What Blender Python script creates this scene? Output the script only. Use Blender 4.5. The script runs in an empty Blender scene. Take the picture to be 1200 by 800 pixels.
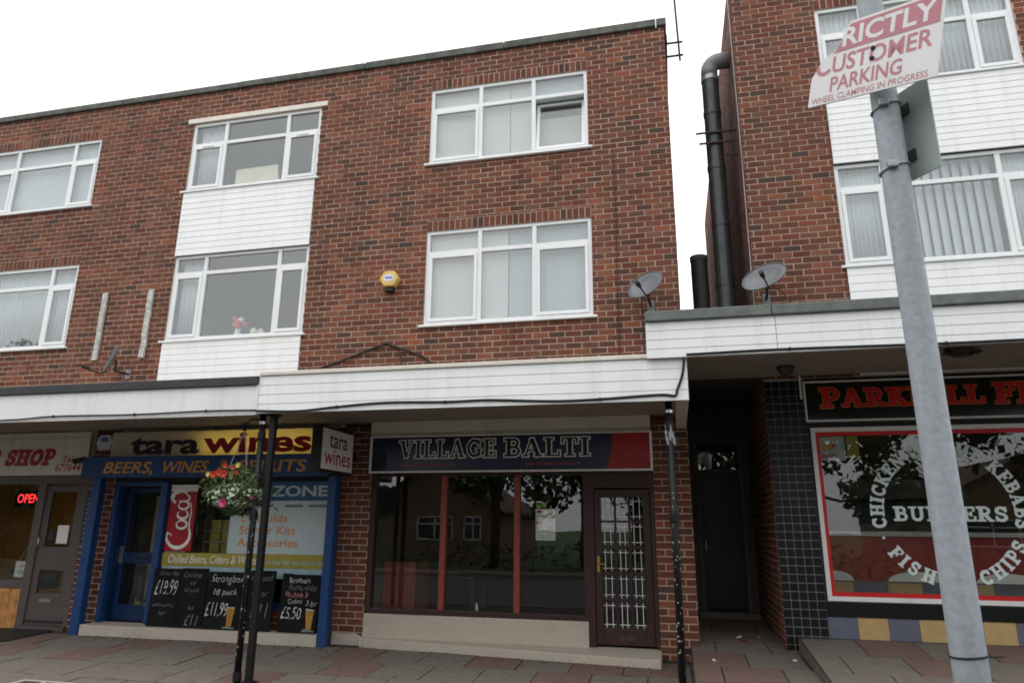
import bpy, math, random
from mathutils import Vector, Matrix
random.seed(7)
R = math.radians
sc = bpy.context.scene

# ---------------------------------------------------------------- camera
CAM = (0.0, -9.4, 1.5)
YAW, PITCH, ROLL = R(-13.044), R(15.023), R(0.451)
def cam_axes():
    f = Vector((math.sin(YAW)*math.cos(PITCH), math.cos(YAW)*math.cos(PITCH), math.sin(PITCH)))
    r0 = f.cross(Vector((0, 0, 1))).normalized(); u0 = r0.cross(f)
    return (r0*math.cos(ROLL)+u0*math.sin(ROLL), u0*math.cos(ROLL)-r0*math.sin(ROLL), f)
cr, cu, cf = cam_axes()
cam = bpy.data.cameras.new('camera'); camo = bpy.data.objects.new('camera', cam)
sc.collection.objects.link(camo); sc.camera = camo
cam.sensor_width = 36.0; cam.sensor_fit = 'HORIZONTAL'; cam.lens = 805.56/1200*36
cam.clip_start = 0.05; cam.clip_end = 2000
camo.matrix_world = Matrix(((cr.x, cu.x, -cf.x, CAM[0]), (cr.y, cu.y, -cf.y, CAM[1]), (cr.z, cu.z, -cf.z, CAM[2]), (0, 0, 0, 1)))

# ---------------------------------------------------------------- sky, sun, exposure
SUN_EL, SUN_AZ = R(68), R(205)          # overcast: high soft light from behind the camera
w = bpy.data.worlds.new('World'); sc.world = w; w.use_nodes = True
nt = w.node_tree; nt.nodes.clear()
sky = nt.nodes.new('ShaderNodeTexSky'); sky.sky_type = 'NISHITA'; sky.sun_disc = False
sky.sun_elevation = SUN_EL; sky.sun_rotation = SUN_AZ; sky.dust_density = 4.0; sky.air_density = 1.5
hs = nt.nodes.new('ShaderNodeHueSaturation'); hs.inputs['Saturation'].default_value = 0.12
mx = nt.nodes.new('ShaderNodeMix'); mx.data_type = 'RGBA'; mx.inputs[0].default_value = 0.78
mx.inputs[7].default_value = (16.2, 16.5, 16.9, 1)     # even cloud layer
bg = nt.nodes.new('ShaderNodeBackground'); bg.inputs['Strength'].default_value = 0.125
out = nt.nodes.new('ShaderNodeOutputWorld')
nt.links.new(sky.outputs[0], hs.inputs['Color']); nt.links.new(hs.outputs[0], mx.inputs[6])
nt.links.new(mx.outputs[2], bg.inputs['Color']); nt.links.new(bg.outputs[0], out.inputs['Surface'])
sl = bpy.data.lights.new('sun', 'SUN'); sl.energy = 0.6; sl.angle = R(30); sl.color = (1, 0.97, 0.93)
slo = bpy.data.objects.new('sun', sl); sc.collection.objects.link(slo)
_d = Vector((math.sin(SUN_AZ)*math.cos(SUN_EL), math.cos(SUN_AZ)*math.cos(SUN_EL), math.sin(SUN_EL)))
slo.rotation_euler = _d.to_track_quat('Z', 'Y').to_euler(); slo.location = (0, -12, 20)
sc.view_settings.view_transform = 'Standard'; sc.view_settings.look = 'None'
sc.view_settings.exposure = 0.0; sc.view_settings.gamma = 1.0; sc.view_settings.use_curve_mapping = False
sc.cycles.filter_width = 1.8; sc.cycles.max_bounces = 8; sc.cycles.transparent_max_bounces = 12

# ---------------------------------------------------------------- materials
MATS = {}
def mat(name, col, rough=0.6, var=0.12, scale=6.0, bump=0.0, bscale=60.0, metal=0.0, spec=0.4, dirt=0.0, coat=0.0, streak=0.0):
    if name in MATS: return MATS[name]
    m = bpy.data.materials.new(name); m.use_nodes = True; MATS[name] = m
    n = m.node_tree; p = n.nodes['Principled BSDF']; L = n.links.new
    p.inputs['Roughness'].default_value = rough; p.inputs['Metallic'].default_value = metal
    p.inputs['Specular IOR Level'].default_value = spec; p.inputs['Coat Weight'].default_value = coat
    g = n.nodes.new('ShaderNodeNewGeometry')
    tx = n.nodes.new('ShaderNodeTexNoise'); tx.inputs['Scale'].default_value = scale; tx.inputs['Detail'].default_value = 6
    L(g.outputs['Position'], tx.inputs['Vector'])
    rp = n.nodes.new('ShaderNodeValToRGB'); e = rp.color_ramp.elements
    e[0].position = 0.3; e[1].position = 0.7
    e[0].color = tuple(c*(1-var) for c in col)+(1,); e[1].color = tuple(min(1, c*(1+var)) for c in col)+(1,)
    L(tx.outputs['Fac'], rp.inputs['Fac']); src = rp.outputs['Color']
    if dirt > 0:
        t2 = n.nodes.new('ShaderNodeTexNoise'); t2.inputs['Scale'].default_value = 2.3; t2.inputs['Detail'].default_value = 9
        t2.inputs['Roughness'].default_value = 0.72; L(g.outputs['Position'], t2.inputs['Vector'])
        mr = n.nodes.new('ShaderNodeMapRange'); mr.inputs[1].default_value = 0.52; mr.inputs[2].default_value = 0.78
        mr.inputs[3].default_value = 0; mr.inputs[4].default_value = dirt; L(t2.outputs['Fac'], mr.inputs[0])
        mm = n.nodes.new('ShaderNodeMix'); mm.data_type = 'RGBA'; mm.inputs[7].default_value = (0.09, 0.08, 0.065, 1)
        L(mr.outputs[0], mm.inputs[0]); L(src, mm.inputs[6]); src = mm.outputs[2]
    if streak > 0:
        vm = n.nodes.new('ShaderNodeVectorMath'); vm.operation = 'MULTIPLY'; vm.inputs[1].default_value = (7, 7, 0.5); L(g.outputs['Position'], vm.inputs[0])
        t5 = n.nodes.new('ShaderNodeTexNoise'); t5.inputs['Scale'].default_value = 1.0; t5.inputs['Detail'].default_value = 8; t5.inputs['Roughness'].default_value = 0.7; L(vm.outputs[0], t5.inputs['Vector'])
        m5 = n.nodes.new('ShaderNodeMapRange'); m5.inputs[1].default_value = 0.5; m5.inputs[2].default_value = 0.78; m5.inputs[3].default_value = 0; m5.inputs[4].default_value = streak; L(t5.outputs['Fac'], m5.inputs[0])
        x5 = n.nodes.new('ShaderNodeMix'); x5.data_type = 'RGBA'; x5.inputs[7].default_value = (0.2, 0.185, 0.15, 1); L(m5.outputs[0], x5.inputs[0]); L(src, x5.inputs[6]); src = x5.outputs[2]
    L(src, p.inputs['Base Color'])
    if bump > 0:
        b = n.nodes.new('ShaderNodeBump'); b.inputs['Strength'].default_value = bump; b.inputs['Distance'].default_value = 0.01
        t3 = n.nodes.new('ShaderNodeTexNoise'); t3.inputs['Scale'].default_value = bscale; t3.inputs['Detail'].default_value = 5
        L(g.outputs['Position'], t3.inputs['Vector']); L(t3.outputs['Fac'], b.inputs['Height']); L(b.outputs[0], p.inputs['Normal'])
    return m

def brick_mat(name, stops, weather=0.45):
    m = bpy.data.materials.new(name); m.use_nodes = True; MATS[name] = m
    n = m.node_tree; p = n.nodes['Principled BSDF']; L = n.links.new
    p.inputs['Roughness'].default_value = 0.88; p.inputs['Specular IOR Level'].default_value = 0.25
    g = n.nodes.new('ShaderNodeNewGeometry'); oi = n.nodes.new('ShaderNodeObjectInfo')
    a = n.nodes.new('ShaderNodeMath'); a.operation = 'ADD'; L(g.outputs['Random Per Island'], a.inputs[0]); L(oi.outputs['Random'], a.inputs[1])
    fr = n.nodes.new('ShaderNodeMath'); fr.operation = 'FRACT'; L(a.outputs[0], fr.inputs[0])
    rp = n.nodes.new('ShaderNodeValToRGB'); e = rp.color_ramp.elements
    for i, (pos, c) in enumerate(stops):
        el = e[i] if i < 2 else e.new(pos)
        el.position = pos; el.color = c+(1,)
    L(fr.outputs[0], rp.inputs[0])
    t = n.nodes.new('ShaderNodeTexNoise'); t.inputs['Scale'].default_value = 34; t.inputs['Detail'].default_value = 8; t.inputs['Roughness'].default_value = 0.7
    L(g.outputs['Position'], t.inputs['Vector'])
    mr = n.nodes.new('ShaderNodeMapRange'); mr.inputs[1].default_value = 0.3; mr.inputs[2].default_value = 0.7; mr.inputs[3].default_value = 0.72; mr.inputs[4].default_value = 1.28
    L(t.outputs['Fac'], mr.inputs[0])
    m1 = n.nodes.new('ShaderNodeMix'); m1.data_type = 'RGBA'; m1.blend_type = 'MULTIPLY'; m1.inputs[0].default_value = 1
    L(rp.outputs[0], m1.inputs[6]); L(mr.outputs[0], m1.inputs[7])
    t2 = n.nodes.new('ShaderNodeTexNoise'); t2.inputs['Scale'].default_value = 0.8; t2.inputs['Detail'].default_value = 7
    L(g.outputs['Position'], t2.inputs['Vector'])
    mr2 = n.nodes.new('ShaderNodeMapRange'); mr2.inputs[1].default_value = 0.45; mr2.inputs[2].default_value = 0.72; mr2.inputs[3].default_value = 0; mr2.inputs[4].default_value = weather
    L(t2.outputs['Fac'], mr2.inputs[0])
    m2 = n.nodes.new('ShaderNodeMix'); m2.data_type = 'RGBA'; m2.inputs[7].default_value = (0.095, 0.05, 0.036, 1)
    L(mr2.outputs[0], m2.inputs[0]); L(m1.outputs[2], m2.inputs[6]); L(m2.outputs[2], p.inputs['Base Color'])
    vm = n.nodes.new('ShaderNodeVectorMath'); vm.operation = 'MULTIPLY'; vm.inputs[1].default_value = (2.6, 2.6, 0.28); L(g.outputs['Position'], vm.inputs[0])
    t4 = n.nodes.new('ShaderNodeTexNoise'); t4.inputs['Scale'].default_value = 1.0; t4.inputs['Detail'].default_value = 6; t4.inputs['Roughness'].default_value = 0.65; L(vm.outputs[0], t4.inputs['Vector'])
    mr4 = n.nodes.new('ShaderNodeMapRange'); mr4.inputs[1].default_value = 0.35; mr4.inputs[2].default_value = 0.68; mr4.inputs[3].default_value = 1.12; mr4.inputs[4].default_value = 0.74; L(t4.outputs['Fac'], mr4.inputs[0])
    m3 = n.nodes.new('ShaderNodeMix'); m3.data_type = 'RGBA'; m3.blend_type = 'MULTIPLY'; m3.inputs[0].default_value = 1
    L(m2.outputs[2], m3.inputs[6]); L(mr4.outputs[0], m3.inputs[7]); L(m3.outputs[2], p.inputs['Base Color'])
    b = n.nodes.new('ShaderNodeBump'); b.inputs['Strength'].default_value = 0.5; b.inputs['Distance'].default_value = 0.006
    L(t.outputs['Fac'], b.inputs['Height']); L(b.outputs[0], p.inputs['Normal'])
    return m

def glass_mat(name, ior, tint=(0.9, 0.93, 0.92), rough=0.0):
    m = bpy.data.materials.new(name); m.use_nodes = True; MATS[name] = m
    n = m.node_tree; n.nodes.clear(); L = n.links.new
    o = n.nodes.new('ShaderNodeOutputMaterial'); mxs = n.nodes.new('ShaderNodeMixShader')
    ge = n.nodes.new('ShaderNodeNewGeometry'); dp = n.nodes.new('ShaderNodeVectorMath'); dp.operation = 'DOT_PRODUCT'
    L(ge.outputs['Incoming'], dp.inputs[0]); L(ge.outputs['Normal'], dp.inputs[1])
    def mth(op, a, b=None):
        q = n.nodes.new('ShaderNodeMath'); q.operation = op
        for i_, v_ in enumerate((a, b)):
            if v_ is None: continue
            if isinstance(v_, (int, float)): q.inputs[i_].default_value = v_
            else: L(v_, q.inputs[i_])
        return q.outputs[0]
    r0 = ((ior-1)/(ior+1))**2
    fzo = mth('ADD', mth('MULTIPLY', mth('POWER', mth('SUBTRACT', 1.0, mth('ABSOLUTE', dp.outputs['Value'])), 5.0), 1-r0), r0)   # Schlick, the same from both sides
    tr = n.nodes.new('ShaderNodeBsdfTransparent'); tr.inputs[0].default_value = tint+(1,)
    gl = n.nodes.new('ShaderNodeBsdfGlossy'); gl.inputs['Roughness'].default_value = rough
    g = n.nodes.new('ShaderNodeNewGeometry'); t = n.nodes.new('ShaderNodeTexNoise'); t.inputs['Scale'].default_value = 1.3
    b = n.nodes.new('ShaderNodeBump'); b.inputs['Strength'].default_value = 0.06; b.inputs['Distance'].default_value = 0.02
    L(g.outputs['Position'], t.inputs['Vector']); L(t.outputs['Fac'], b.inputs['Height']); L(b.outputs[0], gl.inputs['Normal'])
    L(fzo, mxs.inputs[0]); L(tr.outputs[0], mxs.inputs[1]); L(gl.outputs[0], mxs.inputs[2]); L(mxs.outputs[0], o.inputs[0])
    return m

def emit_mat(name, col, strength):
    m = bpy.data.materials.new(name); m.use_nodes = True; MATS[name] = m
    p = m.node_tree.nodes['Principled BSDF']; p.inputs['Base Color'].default_value = col+(1,)
    p.inputs['Emission Color'].default_value = col+(1,); p.inputs['Emission Strength'].default_value = strength
    return m

def leaf_mat(name, cols):
    m = bpy.data.materials.new(name); m.use_nodes = True; MATS[name] = m
    n = m.node_tree; p = n.nodes['Principled BSDF']; g = n.nodes.new('ShaderNodeNewGeometry')
    rp = n.nodes.new('ShaderNodeValToRGB'); e = rp.color_ramp.elements
    for i, c in enumerate(cols):
        el = e[i] if i < 2 else e.new(0.5)
        el.position = i/(len(cols)-1) if i != 1 or len(cols) == 2 else 1/(len(cols)-1)
        el.color = c+(1,)
    n.links.new(g.outputs['Random Per Island'], rp.inputs[0]); n.links.new(rp.outputs[0], p.inputs['Base Color'])
    p.inputs['Roughness'].default_value = 0.55; p.inputs['Specular IOR Level'].default_value = 0.3
    return m

brick_mat('brick', [(0.0, (0.165, 0.051, 0.031)), (0.14, (0.112, 0.041, 0.028)), (0.28, (0.195, 0.06, 0.035)), (0.42, (0.145, 0.056, 0.035)), (0.52, (0.178, 0.071, 0.042)),
                    (0.64, (0.09, 0.041, 0.03)), (0.74, (0.182, 0.082, 0.048)), (0.84, (0.25, 0.08, 0.043)), (0.93, (0.066, 0.041, 0.034)), (1.0, (0.158, 0.051, 0.032))], 0.45)
mat('mortar', (0.47, 0.345, 0.265), 0.95, 0.2, 3.0, 0.5, 90, dirt=0.3, streak=0.3)
mat('upvc', (0.78, 0.79, 0.79), 0.35, 0.03, 2.0, dirt=0.06)
mat('cladding', (0.84, 0.84, 0.835), 0.4, 0.03, 1.5, dirt=0.05, streak=0.22)
mat('fascia_white', (0.82, 0.81, 0.8), 0.5, 0.03, 1.5, dirt=0.06, streak=0.22)
mat('cream_trim', (0.7, 0.66, 0.58), 0.5, 0.06, 4, dirt=0.12, streak=0.25)
mat('soffit', (0.33, 0.285, 0.235), 0.7, 0.08, 2.0, 0.15, 30, dirt=0.2)
mat('felt_dark', (0.05, 0.053, 0.055), 0.85, 0.2, 20, 0.4, 120)
mat('felt_green', (0.15, 0.165, 0.15), 0.85, 0.2, 9, 0.4, 80, dirt=0.3)
mat('coping', (0.105, 0.112, 0.095), 0.95, 0.35, 8, 0.6, 40, dirt=0.5)
mat('stone', (0.48, 0.42, 0.345), 0.8, 0.16, 60, 0.2, 120, dirt=0.25)
mat('slab_grey', (0.165, 0.142, 0.118), 0.9, 0.16, 14, 0.35, 70, dirt=0.35)
mat('slab_red', (0.17, 0.105, 0.087), 0.9, 0.16, 14, 0.35, 70, dirt=0.35)
mat('grit', (0.045, 0.04, 0.034), 0.95, 0.3, 30, 0.5, 150)
mat('asphalt', (0.08, 0.08, 0.08), 0.9, 0.25, 40, 0.5, 200)
mat('black_paint', (0.009, 0.0095, 0.01), 0.5, 0.3, 30, 0.25, 60, spec=0.25)
mat('chip_white', (0.55, 0.54, 0.5), 0.7)
mat('galvanised', (0.34, 0.37, 0.4), 0.6, 0.12, 38, 0.12, 40, metal=0.15, spec=0.3, dirt=0.25, streak=0.35)
mat('steel', (0.5, 0.5, 0.5), 0.3, 0.1, 8, metal=0.9)
mat('cable', (0.012, 0.012, 0.012), 0.6)
mat('dish_grey', (0.14, 0.144, 0.152), 0.5, 0.12, 12, dirt=0.3)
mat('flue', (0.06, 0.064, 0.066), 0.42, 0.2, 9, metal=0.5, dirt=0.2)
mat('flue_pale', (0.3, 0.31, 0.32), 0.4, 0.2, 9, metal=0.6)
mat('elbow_grey', (0.24, 0.245, 0.24), 0.7, 0.15, 9, metal=0.2, dirt=0.2)
mat('rust', (0.06, 0.035, 0.028), 0.85, 0.3, 20)
mat('maroon', (0.04, 0.017, 0.015), 0.42, 0.2, 10, spec=0.4)
mat('red_mullion', (0.24, 0.05, 0.03), 0.45, 0.15, 10)
mat('blue_paint_shaded', (0.006, 0.026, 0.085), 0.4, 0.12, 7, dirt=0.15)  # blue_paint darkened: the doorway's shade is put into the colour
mat('blue_paint', (0.01, 0.05, 0.17), 0.4, 0.12, 7, dirt=0.15)
mat('brown_paint', (0.095, 0.075, 0.07), 0.5, 0.1, 8, dirt=0.15)
mat('pine', (0.5, 0.23, 0.07), 0.5, 0.35, 9)
mat('navy_sign', (0.016, 0.024, 0.06), 0.25, 0.05, 3)
mat('red_sign', (0.35, 0.018, 0.02), 0.3, 0.1, 3)
mat('letter_white', (0.84, 0.84, 0.82), 0.5, 0.04)
mat('letter_black', (0.01, 0.01, 0.012), 0.4)
mat('letter_red', (0.38, 0.012, 0.02), 0.4)
mat('bright_red', (0.58, 0.015, 0.018), 0.35)
mat('counter_red', (0.27, 0.014, 0.016), 0.4, 0.1, 3)
mat('faded_red', (0.5, 0.2, 0.23), 0.5, 0.06, 9)
mat('sign_offwhite', (0.76, 0.74, 0.735), 0.45, 0.04, 6, dirt=0.06)
mat('letter_dark', (0.02, 0.012, 0.03), 0.4)
mat('letter_gold', (0.62, 0.3, 0.03), 0.4)
mat('letter_orange', (0.62, 0.26, 0.06), 0.5)
mat('letter_mauve', (0.3, 0.06, 0.09), 0.5)
mat('poster_white', (0.5, 0.58, 0.6), 0.35, 0.03, 3)
mat('vinyl_letter', (0.7, 0.8, 0.8), 0.5, 0.03, 3)
mat('poster_blue', (0.02, 0.09, 0.25), 0.35)
mat('poster_gold', (0.36, 0.3, 0.05), 0.4, 0.1, 8)
mat('poster_cyan', (0.35, 0.52, 0.57), 0.4)
mat('poster_red', (0.36, 0.012, 0.018), 0.35, 0.1, 4)
mat('paper', (0.78, 0.78, 0.75), 0.8, 0.06, 30)
mat('paper_green', (0.16, 0.4, 0.05), 0.7)
mat('chalkboard', (0.009, 0.0095, 0.0095), 0.8, 0.4, 5, spec=0.15)
mat('chalk', (0.62, 0.62, 0.6), 0.95)
mat('chalk_pink', (0.6, 0.2, 0.26), 0.95)
mat('chalk_dim', (0.2, 0.2, 0.2), 0.95)
mat('beer', (0.72, 0.4, 0.08), 0.4)
mat('brass', (0.45, 0.3, 0.08), 0.35, 0.15, 20, metal=0.9)
mat('tile_black', (0.01, 0.011, 0.013), 0.25, 0.3, 9, spec=0.3)
mat('grout', (0.42, 0.42, 0.4), 0.9)
mat('tile_blue', (0.135, 0.145, 0.195), 0.3, 0.08, 9)
mat('tile_yellow', (0.52, 0.36, 0.16), 0.3, 0.08, 9)
mat('black_gloss', (0.008, 0.009, 0.01), 0.15, spec=0.5)
mat('black_matt', (0.015, 0.015, 0.016), 0.6)
mat('dark_teal', (0.006, 0.02, 0.03), 0.4, 0.2, 6)
mat('grey_paint', (0.12, 0.125, 0.12), 0.5, 0.1, 6)
mat('sign_back', (0.3, 0.345, 0.335), 0.5, 0.06, 6, metal=0.2)
mat('blind_pale', (0.62, 0.6, 0.6), 0.8, 0.03, 3)
mat('blind_blue', (0.45, 0.5, 0.52), 0.8, 0.03, 3)
mat('net', (0.6, 0.64, 0.65), 0.9, 0.05, 5)
mat('room_grey', (0.4, 0.4, 0.41), 0.9, 0.05)
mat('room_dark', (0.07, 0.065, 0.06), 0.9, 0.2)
mat('room_ochre', (0.5, 0.28, 0.06), 0.9, 0.1)
mat('yellow_plastic', (0.66, 0.44, 0.12), 0.4)
mat('white_plastic', (0.65, 0.66, 0.68), 0.4, dirt=0.1)
mat('blue_print', (0.08, 0.2, 0.5), 0.5)
mat('peeling_wood', (0.5, 0.5, 0.46), 0.9, 0.4, 30, 0.6, 40, dirt=0.5)
mat('cream_card', (0.68, 0.62, 0.48), 0.7)
mat('grass', (0.05, 0.085, 0.025), 0.95, 0.4, 3, 0.5, 30)
mat('bark', (0.06, 0.045, 0.032), 0.95, 0.3, 12, 0.6, 30)
mat('roof_tile', (0.1, 0.06, 0.05), 0.9, 0.25, 6, 0.4, 20)
mat('house_brick', (0.26, 0.165, 0.105), 0.9, 0.25, 9, 0.4, 40)
mat('moss_liner', (0.07, 0.06, 0.03), 0.95, 0.4, 30, 0.6, 60)
leaf_mat('leaf_dark', [(0.022, 0.042, 0.013), (0.04, 0.072, 0.02), (0.065, 0.105, 0.03)])
leaf_mat('leaf_basket', [(0.02, 0.04, 0.012), (0.05, 0.085, 0.025), (0.09, 0.12, 0.04)])
leaf_mat('leaf_pale', [(0.42, 0.5, 0.36), (0.6, 0.66, 0.54), (0.3, 0.42, 0.24)])
mat('petal_red', (0.6, 0.05, 0.02), 0.5, 0.2, 60)
mat('petal_pink', (0.6, 0.05, 0.22), 0.5, 0.2, 60)
mat('petal_yellow', (0.65, 0.5, 0.12), 0.5, 0.2, 60)
glass_mat('glass_upper', 1.95, (0.93, 0.95, 0.95))
glass_mat('glass_shop', 1.62, (0.9, 0.91, 0.9))
emit_mat('neon', (1.0, 0.03, 0.04), 3.0)
emit_mat('lamp_warm', (1.0, 0.72, 0.3), 4.0)
emit_mat('tube_lamp', (1.0, 0.86, 0.4), 14.0)
# light-box face: a translucent acrylic sheet lit from behind by a real tube
m = bpy.data.materials.new('acrylic_face'); m.use_nodes = True; MATS['acrylic_face'] = m
n = m.node_tree; n.nodes.clear(); o_ = n.nodes.new('ShaderNodeOutputMaterial'); a_ = n.nodes.new('ShaderNodeMixShader')
d_ = n.nodes.new('ShaderNodeBsdfDiffuse'); d_.inputs[0].default_value = (0.62, 0.58, 0.47, 1)
t_ = n.nodes.new('ShaderNodeBsdfTranslucent'); t_.inputs[0].default_value = (0.75, 0.66, 0.35, 1); a_.inputs[0].default_value = 0.35
n.links.new(d_.outputs[0], a_.inputs[1]); n.links.new(t_.outputs[0], a_.inputs[2]); n.links.new(a_.outputs[0], o_.inputs[0])

# ---------------------------------------------------------------- mesh helpers
WL = {}                                    # world position of every thing and part
def link(o): sc.collection.objects.link(o); return o
def tag(o, label, cat, group=None):
    o['label'] = label; o['category'] = cat
    if group: o['group'] = group
    return o
def thing(name, label, cat, loc, group=None):
    o = link(bpy.data.objects.new(name, None)); o.location = loc; o.empty_display_size = 0.2
    WL[o.name] = Vector(loc); return tag(o, label, cat, group)

class MB:
    def __init__(s): s.v = []; s.f = []
    def add(s, vs, fs):
        b = len(s.v); s.v += [tuple(p) for p in vs]; s.f += [tuple(b+i for i in q) for q in fs]; return s
    def box(s, x0, x1, y0, y1, z0, z1):
        return s.add([(x0, y0, z0), (x1, y0, z0), (x1, y1, z0), (x0, y1, z0), (x0, y0, z1), (x1, y0, z1), (x1, y1, z1), (x0, y1, z1)],
                     [(0, 3, 2, 1), (4, 5, 6, 7), (0, 1, 5, 4), (1, 2, 6, 5), (2, 3, 7, 6), (3, 0, 4, 7)])
    def prism(s, poly, y0, y1):            # poly of (x,z), counter-clockwise seen from the street
        k = len(poly); vs = [(x, y0, z) for x, z in poly]+[(x, y1, z) for x, z in poly]
        return s.add(vs, [tuple(range(k)), tuple(range(2*k-1, k-1, -1))]+[(i, i+k, (i+1) % k+k, (i+1) % k) for i in range(k)])
    def slab(s, poly, z0, z1):             # poly of (x,y) or (x,y,ztop)
        k = len(poly); tp = [(p[0], p[1], p[2] if len(p) > 2 else z1) for p in poly]
        bt = [(p[0], p[1], z0) for p in poly]
        return s.add(tp+bt, [tuple(range(k)), tuple(range(2*k-1, k-1, -1))]+[(i, i+k, (i+1) % k+k, (i+1) % k) for i in range(k)])
    def tube(s, pts, r, n=8, caps=True):
        pts = [Vector(p) for p in pts]; rs = r if isinstance(r, (list, tuple)) else [r]*len(pts)
        rings = []; prev = None
        for i, p in enumerate(pts):
            d = (pts[min(i+1, len(pts)-1)]-pts[max(i-1, 0)]).normalized()
            a = prev if prev is not None else (Vector((0, 0, 1)) if abs(d.z) < 0.9 else Vector((1, 0, 0)))
            u = (a-d*a.dot(d)).normalized(); prev = u; v = d.cross(u)
            rings.append([p+(u*math.cos(2*math.pi*k/n)+v*math.sin(2*math.pi*k/n))*rs[i] for k in range(n)])
        vs = [q for g in rings for q in g]; fs = []
        for i in range(len(rings)-1):
            for k in range(n):
                a, b = i*n+k, i*n+(k+1) % n; fs.append((a, b, b+n, a+n))
        if caps: fs += [tuple(range(n-1, -1, -1)), tuple(range(len(vs)-n, len(vs)))]
        return s.add(vs, fs)
    def lathe(s, prof, c, axis=(0, 0, 1), n=20):   # prof: (radius, height along axis)
        ax = Vector(axis).normalized(); a = Vector((0, 0, 1)) if abs(ax.z) < 0.9 else Vector((1, 0, 0))
        u = (a-ax*a.dot(ax)).normalized(); v = ax.cross(u); c = Vector(c); vs = []
        for r, h in prof:
            vs += [c+ax*h+(u*math.cos(2*math.pi*k/n)+v*math.sin(2*math.pi*k/n))*r for k in range(n)]
        fs = []
        for i in range(len(prof)-1):
            for k in range(n):
                p, q = i*n+k, i*n+(k+1) % n; fs.append((p, q, q+n, p+n))
        return s.add(vs, fs)
    def build(s, name, m, parent=None, bevel=0.0, smooth=False, kind=None, origin=None):
        if parent is not None: off = WL[parent.name]
        elif origin is not None: off = Vector(origin)
        else:
            xs = [p[0] for p in s.v]; ys = [p[1] for p in s.v]; zs = [p[2] for p in s.v]
            off = Vector(((min(xs)+max(xs))/2, (min(ys)+max(ys))/2, min(zs)))
        me = bpy.data.meshes.new(name); me.from_pydata([(p[0]-off.x, p[1]-off.y, p[2]-off.z) for p in s.v], [], s.f)
        me.materials.append(MATS[m]); me.update()
        if smooth: me.shade_smooth()
        o = link(bpy.data.objects.new(name, me))
        if parent is not None: o.parent = parent
        else: o.location = off
        WL[o.name] = off.copy()
        if bevel:
            b = o.modifiers.new('bevel', 'BEVEL'); b.width = bevel; b.segments = 2; b.limit_method = 'ANGLE'
        if kind: o['kind'] = kind
        return o

def BX(name, m, parent, *c, bevel=0.0): return MB().box(*c).build(name, m, parent, bevel)
def struct(name, mb, m): o = mb.build(name, m, kind='structure', origin=(0, 0, 0)); return o

# ---- writing: Blender's own sans face, plus a slab-serif face drawn as strokes
def sans(name, text, m, parent, x0, x1, z0, z1, y, bold=0.0, shear=0.0, xf=None):
    cu_ = bpy.data.curves.new('t', 'FONT'); cu_.body = text; cu_.size = 1; cu_.offset = bold; cu_.shear = shear
    cu_.resolution_u = 3; cu_.align_x = 'CENTER'
    ob = bpy.data.objects.new('t', cu_); me = ob.to_mesh()
    vs = [v.co.copy() for v in me.vertices]; fs = [tuple(p.vertices) for p in me.polygons]
    ob.to_mesh_clear(); bpy.data.objects.remove(ob); bpy.data.curves.remove(cu_)
    a0 = min(v.x for v in vs); a1 = max(v.x for v in vs); b0 = min(v.y for v in vs); b1 = max(v.y for v in vs)
    P = [(x0+(v.x-a0)/(a1-a0)*(x1-x0), y, z0+(v.y-b0)/(b1-b0)*(z1-z0)) for v in vs]
    if xf: P = [xf(p) for p in P]
    return MB().add(P, fs).build(name, m, parent)

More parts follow.
